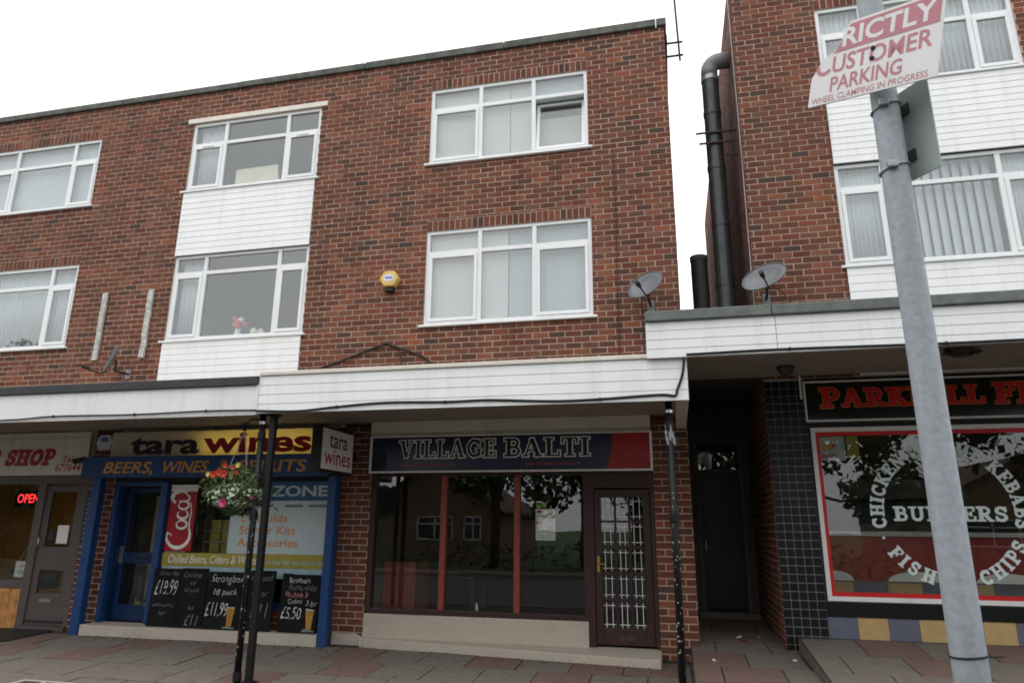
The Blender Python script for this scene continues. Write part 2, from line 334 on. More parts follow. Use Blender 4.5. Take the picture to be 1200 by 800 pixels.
def arc(cx, cz, rx, rz, a0, a1, n=9): return [(cx+rx*math.cos(R(a0+(a1-a0)*i/n)), cz+rz*math.sin(R(a0+(a1-a0)*i/n))) for i in range(n+1)]
T_, t_w = 0.2, 0.09
def sf(x0, x1, z): return ([(x0, z), (x1, z)], t_w)
LO, HI = t_w/2, 1-t_w/2
GL = {
 'V': (0.92, [([(0.2, HI), (0.47, 0.03)], T_), ([(0.76, HI), (0.47, 0.03)], t_w), sf(0, 0.38, HI), sf(0.62, 0.9, HI)]),
 'I': (0.46, [([(0.22, 0), (0.22, 1)], T_), sf(0, 0.44, LO), sf(0, 0.44, HI)]),
 'L': (0.76, [([(0.22, 0), (0.22, 1)], T_), sf(0, 0.44, HI), sf(0, 0.72, LO), ([(0.7, 0), (0.7, 0.3)], t_w)]),
 'A': (0.98, [([(0.13, 0), (0.44, 0.98)], t_w), ([(0.44, 0.98), (0.77, 0)], T_), sf(0.24, 0.64, 0.33), sf(0, 0.28, LO), sf(0.56, 0.96, LO)]),
 'G': (0.94, [(arc(0.47, 0.5, 0.36, 0.44, 40, 330), 0.17), ([(0.76, 0.06), (0.76, 0.44)], 0.17), sf(0.56, 0.92, 0.44), ([(0.77, 0.66), (0.77, 0.98)], t_w)]),
 'E': (0.78, [([(0.22, 0), (0.22, 1)], T_), sf(0, 0.7, HI), sf(0, 0.74, LO), sf(0.2, 0.52, 0.5), ([(0.68, 0.98), (0.68, 0.7)], t_w), ([(0.72, 0.02), (0.72, 0.32)], t_w), ([(0.52, 0.36), (0.52, 0.64)], t_w)]),
 'F': (0.74, [([(0.22, 0), (0.22, 1)], T_), sf(0, 0.7, HI), sf(0, 0.46, LO), sf(0.2, 0.52, 0.5), ([(0.68, 0.98), (0.68, 0.68)], t_w), ([(0.52, 0.36), (0.52, 0.64)], t_w)]),
 'B': (0.82, [([(0.22, 0), (0.22, 1)], T_), ([(0, HI), (0.45, HI)]+arc(0.45, 0.745, 0.2, 0.21, 80, -80), 0.13), ([(0.2, 0.53), (0.45, 0.53)]+arc(0.47, 0.3, 0.24, 0.235, 80, -80)+[(0, LO+0.02)], 0.13)]),
 'T': (0.8, [([(0.38, 0), (0.38, 1)], T_), sf(0.02, 0.74, HI), ([(0.04, 0.98), (0.04, 0.68)], t_w), ([(0.72, 0.98), (0.72, 0.68)], t_w), sf(0.17, 0.6, LO)]),
 'P': (0.8, [([(0.22, 0), (0.22, 1)], T_), ([(0, HI), (0.44, HI)]+arc(0.45, 0.7, 0.23, 0.245, 80, -80)+[(0.2, 0.46)], 0.13), sf(0, 0.46, LO)]),
 'R': (0.9, [([(0.22, 0), (0.22, 1)], T_), ([(0, HI), (0.44, HI)]+arc(0.45, 0.72, 0.22, 0.225, 80, -80)+[(0.2, 0.5)], 0.13), sf(0, 0.44, LO), ([(0.44, 0.48), (0.72, 0.03)], 0.18), sf(0.64, 0.9, LO)]),
 'K': (0.92, [([(0.22, 0), (0.22, 1)], T_), sf(0, 0.42, LO), sf(0, 0.42, HI), ([(0.26, 0.4), (0.7, 0.96)], t_w), ([(0.4, 0.56), (0.76, 0.02)], 0.19), sf(0.58, 0.84, HI), sf(0.6, 0.92, LO)]),
 'H': (0.98, [([(0.22, 0), (0.22, 1)], T_), ([(0.74, 0), (0.74, 1)], T_), sf(0.2, 0.76, 0.5), sf(0, 0.43, LO), sf(0, 0.43, HI), sf(0.54, 0.96, LO), sf(0.54, 0.96, HI)]),
 'N': (0.94, [([(0.16, 0), (0.16, 1)], t_w), ([(0.74, 0), (0.74, 1)], t_w), ([(0.18, 0.96), (0.72, 0.03)], T_), sf(0, 0.32, LO), sf(0.02, 0.28, HI), sf(0.58, 0.9, HI)]),
 'M': (1.14, [([(0.17, 0), (0.2, 1)], t_w), ([(0.22, 0.96), (0.54, 0.06)], T_), ([(0.54, 0.06), (0.86, 0.96)], t_w), ([(0.9, 0), (0.88, 1)], T_), sf(0, 0.34, LO), sf(0.02, 0.3, HI), sf(0.7, 1.12, LO), sf(0.84, 1.08, HI)]),
 'U': (0.94, [([(0.22, 1), (0.22, 0.32)]+arc(0.46, 0.32, 0.24, 0.25, 190, 350)+[(0.72, 0.34), (0.72, 1)], 0.15), sf(0, 0.43, HI), sf(0.56, 0.9, HI)]),
 'C': (0.84, [(arc(0.46, 0.5, 0.35, 0.44, 45, 318), 0.17), ([(0.74, 0.64), (0.74, 0.98)], t_w)]),
 'S': (0.74, [([(0.62, 0.78)]+arc(0.36, 0.73, 0.23, 0.21, 30, 230, 7)+arc(0.36, 0.28, 0.25, 0.22, 62, -150, 8), 0.16), ([(0.63, 0.66), (0.63, 0.98)], t_w), ([(0.1, 0.02), (0.1, 0.34)], t_w)]),
 '&': (0.96, [([(0.82, 0.04), (0.3, 0.66)]+arc(0.42, 0.78, 0.16, 0.16, 210, -30, 7)+[(0.5, 0.6), (0.24, 0.46)]+arc(0.36, 0.27, 0.22, 0.22, 130, 320, 7)+[(0.78, 0.5)], 0.13)]),
 'O': (0.9, [(arc(0.44, 0.5, 0.33, 0.43, 0, 362, 16), 0.19)]),
 '.': (0.3, [([(0.06, 0.42), (0.22, 0.42)], 0.16)]), ' ': (0.42, []),
}
def ribbon(mb, pts, wid, y, xf, ext=0.0):
    P = [Vector(p) for p in pts]; n = len(P)
    if ext: P[0] = P[0]-(P[1]-P[0]).normalized()*ext; P[-1] = P[-1]+(P[-1]-P[-2]).normalized()*ext
    L = []; Rr = []
    for i in range(n):
        a = (P[i]-P[i-1]).normalized() if i else (P[1]-P[0]).normalized()
        b = (P[i+1]-P[i]).normalized() if i < n-1 else a
        t = (a+b); t = t.normalized() if t.length > 1e-4 else a
        k = min(1.8, 1/max(0.35, t.dot(a))); nn = Vector((-t.y, t.x))*wid/2*k
        L.append(P[i]+nn); Rr.append(P[i]-nn)
    vs = [xf(q.x, y, q.y) for q in L]+[xf(q.x, y, q.y) for q in Rr]
    mb.add(vs, [(i, i+n, i+1+n, i+1) for i in range(n-1)])
def slab_width(text): return sum(GL[c][0]+0.08 for c in text)-0.08
def slab_text(name, text, m, parent, x0, x1, z0, z1, y, grow=0.0, shear=0.0):
    mb = MB(); W = slab_width(text); sx = (x1-x0)/W; sz = z1-z0; cx = 0; k = 0
    for c in text:
        wd, st = GL[c]
        for pts, wid in st:
            ribbon(mb, pts, wid+grow, y-0.00025*(k % 12), lambda a, b, d, cx=cx: (x0+(cx+a)*sx+d*sz*shear, b, z0+d*sz), grow/2); k += 1
        cx += wd+0.08
    return mb.build(name, m, parent)
def slab_arc(name, text, m, parent, cx, cz, rad, a0, a1, h, y, inward=False):
    mb = MB(); W = slab_width(text); pos = 0; k = 0
    for c in text:
        wd, st = GL[c]; t = (pos+wd/2)/W; a = R(a0+(a1-a0)*t)
        ox, oz = cx+rad*math.cos(a), cz+rad*math.sin(a); rot = a-math.pi/2 if not inward else a+math.pi/2
        ca, sa = math.cos(rot), math.sin(rot)
        def xf(u, yy, v, wd=wd, ox=ox, oz=oz, ca=ca, sa=sa):
            p, q = (u-wd/2)*h*0.95, (v-0.5)*h
            return (ox+p*ca-q*sa, yy, oz+p*sa+q*ca)
        for pts, wid in st: ribbon(mb, pts, wid*1.1+0.05, y-0.00025*(k % 12), xf, 0.02); k += 1
        pos += wd+0.08
    return mb.build(name, m, parent)
def scribble(name, m, parent, x0, x1, z, h, y, wid=0.006, seed=0):
    rnd = random.Random(seed); mb = MB(); x = x0
    while x < x1:
        wl = min(rnd.uniform(0.06, 0.13), x1-x); k = max(4, int(wl/0.012)); pts = []
        for i in range(k+1): pts.append((x+wl*i/k, z+h*(0.5+0.5*math.sin(i*2.2+rnd.uniform(-0.6, 0.6)))*rnd.uniform(0.6, 1.0)))
        ribbon(mb, pts, wid, y, lambda a, b, c: (a, b, c)); x += wl+0.03
    return mb.build(name, m, parent)

# ---------------------------------------------------------------- ground
def gz(x, y):                               # pavement falls away from the shops towards the road
    base = -0.07 + (0.045*y if y > -2.5 else -0.1125+0.02*(y+2.5))
    if x > 1.36: return 0.255+0.095*max(y, -2.2)+0.02*min(0, y+2.2)
    if x > 0.1: return 0.1+0.04*min(y, 0)*1.3+0.03*max(y, 0) if y > -2.5 else base+0.02
    return base
struct('road', MB().slab([(-160, -60, -0.41), (160, -60, -0.41), (160, -7.25, -0.41), (-160, -7.25, -0.41)], -0.9, -0.41), 'asphalt')
struct('ground', MB().slab([(-400, -420), (400, -420), (400, 420), (-400, 420)], -1.4, -0.92), 'grass')
pb = MB()
def ground_patch(mb, x0, x1, y0, y1, dz, n=10):
    for i in range(n):
        a = y0+(y1-y0)*i/n; b = y0+(y1-y0)*(i+1)/n
        mb.add([(x0, a, gz((x0+x1)/2, a)+dz), (x1, a, gz((x0+x1)/2, a)+dz), (x1, b, gz((x0+x1)/2, b)+dz), (x0, b, gz((x0+x1)/2, b)+dz)], [(0, 1, 2, 3)])
ground_patch(pb, -30, 0.1, -7.0, 0.3, -0.012); ground_patch(pb, 0.1, 1.4, -7.0, 2.6, -0.012); ground_patch(pb, 1.36, 26, -7.0, 0.3, -0.012)
pb.add([(0.1, -2.5, -0.2), (0.1, 0.3, -0.1), (0.1, 0.3, 0.088), (0.1, -2.5, gz(0.5, -2.49)-0.012)], [(0, 1, 2, 3)])
pave = struct('pavement', pb, 'grit')
kb = MB().box(-30, 26, -7.25, -7.0, -0.6, -0.272)
struct('kerb', kb, 'slab_grey')
def paving(x0, x1, y0, y1, sx, sy, redset, rnd, clip=None):
    row = 0; y = y1
    while y > y0+0.05:
        ya = max(y0, y-sy); x = x0-(sx*0.5 if row % 2 else 0)-rnd.uniform(0, 0.05); col = 0
        while x < x1-0.03:
            a, b = max(x, x0), min(x+sx, x1)
            if b-a > 0.05:
                j = 0.008; h = rnd.uniform(-0.003, 0.003); xm = (a+b)/2
                P = [(a+j, ya+j), (b-j, ya+j), (b-j, y-j), (a+j, y-j)]
                tl = rnd.uniform(-0.003, 0.003); tm = rnd.uniform(-0.003, 0.003)
                q = [(px, py, gz(xm, py)+h+(tl if px > xm else -tl)+(tm if i > 1 else -tm)) for i, (px, py) in enumerate(P)]
                red = rnd.random() < redset
                MB().slab(q, min(p[2] for p in q)-0.03, 0).build('paving_slab', 'slab_red' if red else 'slab_grey', pave)
            x += sx; col += 1
        y = ya; row += 1
rs = random.Random(21)
paving(-11.2, 0.1, -4.3, -0.22, 0.62, 0.68, 0.3, rs)
paving(0.112, 1.36, -3.0, 2.45, 0.62, 0.68, 0.3, rs)
paving(1.372, 5.4, -2.9, -0.06, 0.62, 0.68, 0.3, rs)
# raised landing in front of the takeaway: its kerb edge
e = MB()
for i in range(8):
    a = -2.8+2.78*i/8; b = -2.8+2.78*(i+1)/8
    e.add([(1.36, a, -0.3), (1.36, b, -0.2), (1.36, b, gz(2, b)-0.004), (1.36, a, gz(2, a)-0.004)], [(0, 1, 2, 3)])
struct('landing_edge', e, 'slab_grey')

gm_ = MB(); rgm = random.Random(31)
for i in range(260):
    x, y = rgm.uniform(-10, 0.05), rgm.uniform(-4.0, -0.45); rr = rgm.uniform(0.008, 0.022); z = gz(x, y)+0.0062
    gm_.add([(x+rr*math.cos(a*1.047)*rgm.uniform(.7, 1.2), y+rr*math.sin(a*1.047)*rgm.uniform(.7, 1.2), z) for a in range(6)], [(0, 1, 2, 3, 4, 5)])
gm_.build('gum_spots', 'grit', pave, kind='stuff')
gr_ = MB()
for i in range(420):
    x = rgm.uniform(-10, 0.05); y = -0.22-abs(rgm.gauss(0, 0.12)) if x < -8.8 else (-0.3-abs(rgm.gauss(0, 0.1)) if x < -4.3 else -0.14-0.1*(x+4.2)-abs(rgm.gauss(0, 0.09))); s = rgm.uniform(0.004, 0.014); z = gz(x, y)+0.004
    gr_.add([(x-s, y-s*.6, z), (x+s, y-s*.4, z), (x+s*.3, y+s, z), (x, y, z+s)], [(0, 1, 3), (1, 2, 3), (2, 0, 3)])
gr_.build('loose_grit', 'bark', pave, kind='stuff')

# ---------------------------------------------------------------- brickwork
BLn, CH, J = 0.238, 0.0885, 0.0145
def sub_rect(r, o):
    x0, x1, z0, z1 = r; a0, a1, b0, b1 = o
    if a1 <= x0 or a0 >= x1 or b1 <= z0 or b0 >= z1: return [r]
    out = []
    if b0 > z0: out.append((x0, x1, z0, b0))
    if b1 < z1: out.append((x0, x1, b1, z1))
    m0, m1 = max(z0, b0), min(z1, b1)
    if a0 > x0: out.append((x0, a0, m0, m1))
    if a1 < x1: out.append((a1, x1, m0, m1))
    return out
def course_rects(x0, x1, z0, z1, openings=(), off=0.0):
    res = []; i = 0; z = z0
    while z < z1-0.02:
        x = x0-(BLn/2 if i % 2 else 0)-off; zt = min(z+CH-J, z1)
        while x < x1:
            a, b = max(x, x0), min(x+BLn-J, x1)
            if b-a > 0.03:
                rr = [(a, b, z, zt)]
                for o in openings: rr = [q for r in rr for q in sub_rect(r, o)]
                res += [r for r in rr if r[1]-r[0] > 0.02 and r[3]-r[2] > 0.02]
            x += BLn
        z += CH; i += 1
    return res
def wall_cells(mb, x0, x1, z0, z1, openings, y=0.0, reveal=0.14):
    xs = sorted({x0, x1, *[min(max(v, x0), x1) for o in openings for v in o[:2]]}); zs = sorted({z0, z1, *[min(max(v, z0), z1) for o in openings for v in o[2:]]})
    for a, b in zip(xs, xs[1:]):
        for c, d in zip(zs, zs[1:]):
            m, k = (a+b)/2, (c+d)/2
            if any(o[0] < m < o[1] and o[2] < k < o[3] for o in openings): continue
            mb.add([(a, y, c), (b, y, c), (b, y, d), (a, y, d)], [(0, 1, 2, 3)])
    for a, b, c, d in openings:
        yy = y+reveal
        mb.add([(a, y, c), (b, y, c), (b, y, d), (a, y, d), (a, yy, c), (b, yy, c), (b, yy, d), (a, yy, d)], [(0, 4, 5, 1), (1, 5, 6, 2), (2, 6, 7, 3), (3, 7, 4, 0)])
    return mb
FRONT = lambda u, z, d: (u, -d, z)
class Brickwork:
    def __init__(s): s.items = []
    def add(s, rects, plane=FRONT, owner=None, vis=lambda u, z: False): s.items += [(r, plane, owner, vis) for r in rects]
    def finish(s, core, limit=300, m='brick'):
        sc_ = []
        for i, (r, pl, ow, vis) in enumerate(s.items):
            c = Vector(pl((r[0]+r[1])/2, (r[2]+r[3])/2, 0)); d = (c-Vector(CAM)).length
            if pl is FRONT and vis(c.x, c.z) : sc_.append(((r[1]-r[0])*(r[3]-r[2])/d**2*abs(c.y-CAM[1])/d, i))
        top = {i for _, i in sorted(sc_, reverse=True)[:limit]}
        big = MB(); cache = {}; rnd = random.Random(3)
        for i, (r, pl, ow, vis) in enumerate(s.items):
            d = 0.004+rnd.uniform(-0.002, 0.002)
            if i in top:
                lx, lz = round(r[1]-r[0], 3), round(r[3]-r[2], 3); key = (lx, lz, rnd.randrange(3) if lx > 0.2 else 0)
                if key not in cache:
                    jj = lambda: rnd.uniform(-0.0016, 0.0016)
                    x, z = lx/2, lz/2
                    vs = [(-x+jj(), 0, -z+jj()), (x+jj(), 0, -z+jj()), (x+jj(), 0, z+jj()), (-x+jj(), 0, z+jj()), (-x, 0.02, -z), (x, 0.02, -z), (x, 0.02, z), (-x, 0.02, z)]
                    me = bpy.data.meshes.new('brick'); me.from_pydata(vs, [], [(0, 1, 2, 3), (0, 4, 5, 1), (1, 5, 6, 2), (2, 6, 7, 3), (3, 7, 4, 0)])
                    me.materials.append(MATS[m]); cache[key] = me
                o = link(bpy.data.objects.new('brick', cache[key])); par = ow or core; o.parent = par
                o.location = Vector(((r[0]+r[1])/2, -d, (r[2]+r[3])/2))-WL[par.name]
            else:
                jt = lambda: rnd.uniform(-0.0016, 0.0016)
                cs = [(r[0], r[2]), (r[1], r[2]), (r[1], r[3]), (r[0], r[3])]
                vs = [pl(u+jt(), z+jt(), d) for u, z in cs]+[pl(u, z, -0.01) for u, z in cs]
                big.add(vs, [(0, 1, 2, 3), (0, 4, 5, 1), (1, 5, 6, 2), (2, 6, 7, 3), (3, 7, 4, 0)])
        return big.build('brick_courses', m, core, kind='stuff')

# ---------------------------------------------------------------- windows
def make_window(parent, x0, x1, z0, z1, mulls, tz, sashes, sill=True, opened=None, gm='glass_upper', vents=(), y0=0.02):
    F, M = 0.055, 0.032; y1 = y0+0.06
    fb = MB().box(x0, x1, y0, y1, z0, z0+F).box(x0, x1, y0, y1, z1-F, z1).box(x0, x0+F, y0, y1, z0+F, z1-F).box(x1-F, x1, y0, y1, z0+F, z1-F)
    for mxx in mulls: fb.box(mxx-M, mxx+M, y0, y1, z0+F, z1-F)
    edges = [x0+F]+[v for mxx in mulls for v in (mxx-M, mxx+M)]+[x1-F]
    for i in range(0, len(edges), 2): fb.box(edges[i], edges[i+1], y0+0.001, y1, tz-M, tz+M)
    win = fb.build('window', 'upvc', parent, 0.004)
    for k, i in enumerate(range(0, len(edges), 2)):
        a, b = edges[i], edges[i+1]
        MB().box(a, b, y0+0.03, y0+0.036, tz+M, z1-F).build('pane', gm, win)
        c, d = z0+F, tz-M
        if k in sashes:
            S = 0.052; mb = MB().box(a+.002, b-.002, y0-0.012, y0+0.04, c+.002, c+S).box(a+.002, b-.002, y0-0.012, y0+0.04, d-S, d-.002).box(a+.002, a+S, y0-0.012, y0+0.04, c+S, d-S).box(b-S, b-.002, y0-0.012, y0+0.04, c+S, d-S)
            gb = MB().box(a+S, b-S, y0+0.012, y0+0.018, c+S, d-S)
            if opened == k:                # tilted in at the top
                t = R(8)
                def tilt(p): dz = p[2]-c; return (p[0], p[1]+0.02+dz*math.sin(t), c+0.01+dz*math.cos(t)*0.985)
                mb.v = [tilt(p) for p in mb.v]; gb.v = [tilt(p) for p in gb.v]
            so = mb.build('sash', 'upvc', win, 0.003); gb.build('pane', gm, win)
            if k in vents: MB().box((a+b)/2-0.11, (a+b)/2+0.11, y0-0.024, y0-0.0125, d-0.03, d-0.014).build('trickle_vent', 'cream_trim', win)
        else:
            MB().box(a, b, y0+0.03, y0+0.036, c, d).build('pane', gm, win)
    if sill: MB().prism([(x0-0.06, z0-0.035), (x1+0.06, z0-0.035), (x1+0.06, z0-0.002), (x0-0.06, z0-0.002)], -0.055, 0.05).build('sill', 'upvc', win, 0.004)
    return win
def cladding(parent, x0, x1, z0, z1, n, y=-0.02):
    h = (z1-z0)/n
    for i in range(n):
        a = z0+i*h
        MB().add([(x0, y-0.012, a), (x1, y-0.012, a), (x1, y-0.0085, a+h-0.005), (x0, y-0.0085, a+h-0.005), (x0, y-0.0045, a+h-0.0012), (x1, y-0.0045, a+h-0.0012), (x0, y+0.02, a), (x1, y+0.02, a)],
                 [(0, 1, 2, 3), (3, 2, 5, 4), (0, 6, 7, 1), (0, 3, 4, 6), (1, 7, 5, 2)]).build('cladding_board', 'cladding', parent)
def soldier(bw, x0, x1, z0):
    n = round((x1-x0)/0.0905); s = (x1-x0)/n
    bw.add([(x0+i*s+J/2, x0+(i+1)*s-J/2, z0+0.004, z0+2*CH-J) for i in range(n)], vis=lambda u, z: True)
def room(name, x0, x1, y0, y1, z0, z1, m):
    mb = MB().add([(x0, y1, z0), (x1, y1, z0), (x1, y1, z1), (x0, y1, z1), (x0, y0, z0), (x1, y0, z0), (x1, y0, z1), (x0, y0, z1)],
                  [(0, 1, 2, 3), (4, 0, 3, 7), (1, 5, 6, 2), (4, 5, 1, 0), (3, 2, 6, 7)])
    return struct(name, mb, m)

# ---- terrace on the left (three windows wide in view)
X0, X1, ZR = -14.6, 0.22, 9.06
terr = thing('brick_building', 'long red brick terrace with white windows above the restaurant and wine shop', 'building', (-7, 0, -0.1))
WIN = [(-12.62, -10.05, 7.06, 8.42), (-12.62, -10.05, 4.41, 5.92), (-8.09, -5.57, 7.11, 8.45), (-8.09, -5.57, 4.40, 5.90), (-3.58, -1.0, 7.11, 8.48), (-3.56, -0.985, 4.41, 5.94)]
CLAD = [(-8.09, -5.57, 5.90, 7.11), (-8.09, -5.57, 3.0, 4.40)]
LINT = (-8.2, -5.46, 8.45, 8.545)
SOL = [(WIN[0][0], WIN[0][1], 8.42), (WIN[1][0], WIN[1][1], 5.92), (WIN[4][0], WIN[4][1], 8.48), (WIN[5][0], WIN[5][1], 5.94)]
ops = WIN+CLAD
wm = wall_cells(MB(), X0, X1, 2.9, ZR, ops)
wm.add([(X1, 2.5, 0.0), (X1, 9, 0.0), (X1, 9, 2.96), (X1, 2.5, 2.96)], [(0, 1, 2, 3)])
wm.add([(X1, 0, 2.96), (X1, 9, 2.96), (X1, 9, ZR), (X1, 0, ZR)], [(0, 1, 2, 3)])
wm.add([(X1, 9, -0.3), (X0, 9, -0.3), (X0, 9, ZR), (X1, 9, ZR)], [(0, 1, 2, 3)])
wm.add([(X0, 0, ZR), (X1, 0, ZR), (X1, 9, ZR), (X0, 9, ZR)], [(0, 1, 2, 3)])
wall = wm.build('wall', 'mortar', terr)
bw = Brickwork()
cut = [(a, b, c, d) for a, b, c, d in ops]+[(a, b, c, c+2*CH) for a, b, c in SOL]+[LINT]
upvis = lambda u, z: z > 3.82 and u > -12.6
bw.add(course_rects(X0, X1, 2.97, ZR, cut), FRONT, wall, upvis)
for a, b, c in SOL: soldier(bw, a, b, c)
bw.add(course_rects(0.0, 9.0, 2.97, ZR, (), 0.119), lambda u, z, d: (X1+d, u, z))
# ground-floor piers
def pier(x0, x1, z0, z1, depth, vis, side=None):
    p = MB().box(x0+.004, x1-.004, 0.0, depth, z0, z1).build('pier', 'mortar', terr)
    bw.add(course_rects(x0, x1, z0+0.02, z1), FRONT, p, vis)
    if side == 'R': bw.add(course_rects(0, depth, z0+0.02, z1, (), 0.119), lambda u, z, d: (x1-.004+d, u, z))
    if side == 'L': bw.add(course_rects(0, depth, z0+0.02, z1, (), 0.119), lambda u, z, d: (x0+.004-d, u, z))
    return p
pier(-0.255, 0.22, -0.2, 2.955, 2.45, lambda u, z: -0.1 < z < 2.9, 'R')
pier(-4.72, -4.245, -0.2, 2.955, 0.5, lambda u, z: -0.1 < z < 2.2)
pier(-9.09, -8.6, -0.2, 2.955, 0.5, lambda u, z: False, 'R')
bw.finish(wall)
# rendered repair at the foot of the wine-shop pier
MB().prism([(-4.7, -0.12), (-4.26, -0.12), (-4.25, 0.03), (-4.35, 0.07), (-4.5, 0.06), (-4.69, 0.07)], -0.016, 0.0).build('render_patch', 'stone', terr)
# coping
cx = X0; ci = 0
while cx < X1:
    nx = min(cx+2.45, X1+0.04); dz = rs.uniform(-0.012, 0.012)
    BX('coping_stone', 'coping', terr, cx+0.004, nx-0.004, -0.05, 0.34, ZR+0.002, ZR+0.125+dz, bevel=0.012)
    cx = nx; ci += 1
    if X1+0.04-cx < 0.01: break
MB().box(X1-0.26, X1+0.05, 0.35, 9.0, ZR+0.002, ZR+0.14).build('coping_stone', 'coping', terr, 0.012)
BX('lintel', 'cream_trim', terr, LINT[0], LINT[1], -0.03, 0.05, LINT[2]+.004, LINT[3], bevel=0.006)
for c in CLAD: cladding(terr, c[0]+0.004, c[1]-0.004, c[2], c[3]-0.03, 11 if c[2] > 3.5 else 13)
w1 = make_window(terr, *WIN[0], [-11.93, -10.63], 8.0, {0, 2}); make_window(terr, *WIN[1], [-11.93, -10.61], 5.54, {0, 2})
make_window(terr, *WIN[2], [-7.42, -6.2], 8.02, {0, 2}, vents=(0, 2)); make_window(terr, *WIN[3], [-7.49, -6.11], 5.57, {0, 2})
make_window(terr, *WIN[4], [-2.73, -1.86], 8.10, {0, 2}, opened=2); make_window(terr, *WIN[5], [-2.70, -1.85], 5.57, {0, 2})
for i, q in enumerate(WIN): room('room_shell', q[0]-0.3, q[1]+0.3, 0.15, 2.6, q[2]-0.7, q[3]+0.25, 'room_grey')

# blinds, curtains and things on the sills
def blind(x0, x1, z0, z1, y, m, label, name='roller_blind', group=None):
    o = MB().box(x0, x1, y, y+0.006, z0+0.012, z1).box(x0-.01, x1+.01, y-0.01, y+0.02, z0-0.012, z0+0.012).build(name, m); return tag(o, label, 'blind', group)
def curtain(x0, x1, z0, z1, y, m, label, pitch=0.07, amp=0.018, name='net_curtain', cat='curtain'):
    n = int((x1-x0)/pitch*6); vs = []; fs = []; rnd = random.Random(int(x0*100))
    ph = 0
    for i in range(n+1):
        x = x0+(x1-x0)*i/n; ph += 2*math.pi/6*rnd.uniform(0.7, 1.3); yy = y+amp*math.sin(ph)
        vs += [(x, yy, z0), (x, yy*0.7+y*0.3, z1)]
    for i in range(n): fs.append((2*i, 2*i+2, 2*i+3, 2*i+1))
    o = MB().add(vs, fs).build(name, m, smooth=True); sol = o.modifiers.new('thickness', 'SOLIDIFY'); sol.thickness = 0.003
    return tag(o, label, cat)
def slats(x0, x1, z0, z1, y, m, label, w_=0.085, ang=25, skip=()):
    root = thing('vertical_blind', label, 'blind', ((x0+x1)/2, y, z0)); n = int((x1-x0)/w_); s = (x1-x0)/n
    BX('headrail', 'upvc', root, x0, x1, y-0.02, y+0.02, z1, z1+0.03)
    for i in range(n):
        c = x0+(i+0.5)*s; h = s*0.5*math.cos(R(ang)); d = s*0.5*math.sin(R(ang))
        if i in skip: continue
        MB().add([(c-h, y-d, z0), (c+h, y+d, z0), (c+h, y+d, z1), (c-h, y-d, z1)], [(0, 1, 2, 3)]).build('slat', m, root)
    return root
slats(-12.58, -10.1, 7.12, 8.6, 0.15, 'net', 'pale vertical slat blind in the far left top floor window', 0.1, 12)
curtain(-12.58, -10.1, 4.46, 6.1, 0.15, 'net', 'pleated white net curtain in the far left first floor window', 0.085, 0.03)
curtain(-8.03, -7.5, 7.17, 8.6, 0.16, 'net', 'white net curtain drawn aside in the window with the cream board', 0.08)
curtain(-8.03, -7.58, 4.46, 6.1, 0.16, 'net', 'white net curtain drawn aside in the window with the flower vase', 0.08)
blind(-3.54, -2.265, 7.17, 8.6, 0.13, 'blind_pale', 'pale grey blind in left half of the window with a tilted sash')
blind(-2.255, -1.88, 7.17, 8.6, 0.13, 'blind_pale', 'narrow pale grey blind right of the seam in the top middle window light')
blind(-1.87, -1.02, 7.17, 7.9, 0.34, 'blind_pale', 'pale grey blind standing behind the tilted top floor sash')
blind(-1.87, -1.02, 8.08, 8.6, 0.13, 'blind_blue', 'short grey blind behind the top light above the tilted sash')
blind(-3.54, -2.27, 4.46, 6.1, 0.12, 'blind_pale', 'pinkish grey blind in left half of the window right of the yellow alarm box')
slats(-2.26, -1.02, 4.46, 6.1, 0.14, 'blind_blue', 'blue grey vertical blind in right half of the window right of the yellow alarm box', 0.09, 6)
o = MB().prism([(-7.2, 7.14), (-6.34, 7.14), (-6.4, 7.52), (-7.2, 7.50)], 0.12, 0.15).build('board', 'cream_card'); tag(o, 'cream board leaning inside the top floor window above white cladding', 'board')
# ledge inside the flower window and vase
BX('window_ledge', 'upvc', terr, -7.4, -6.2, 0.085, 0.3, 4.40, 4.452)
vz = thing('flower_vase', 'white vase of red and white flowers on the sill behind window', 'vase', (-6.85, 0.18, 4.452))
MB().lathe([(0.0, 0), (0.04, 0), (0.055, 0.06), (0.035, 0.13), (0.045, 0.16)], (-6.85, 0.18, 4.452), n=14).build('vase', 'paper', vz, smooth=True)
fr_, fw_ = MB(), MB(); rv = random.Random(5)
def blob(mb, c, r, n=7):
    mb.lathe([(0.001, -r), (r*0.75, -r*0.6), (r, 0), (r*0.7, r*0.65), (0.001, r)], c, (rv.uniform(-.5, .5), rv.uniform(-.5, .5), 1), n)
for i in range(9): blob(fr_ if i % 3 else fw_, (-6.85+rv.uniform(-.1, .1), 0.18+rv.uniform(-.05, .05), 4.68+rv.uniform(-.05, .1)), rv.uniform(0.03, 0.05))
fr_.build('red_flower', 'petal_red', vz); fw_.build('white_flower', 'paper', vz)
for i, (px, hh) in enumerate([(-6.55, 0.1), (-6.42, 0.08)]):
    o = MB().lathe([(0, 0), (0.05, 0), (0.06, hh), (0.05, hh), (0.03, hh+0.04), (0, hh+0.04)], (px, 0.18, 4.452), n=12).build('ornament', 'cream_card', smooth=True)
    tag(o, ['cream ornament right beside the flower vase on the sill', 'small cream ornament at the right end of the flower sill'][i], 'ornament')

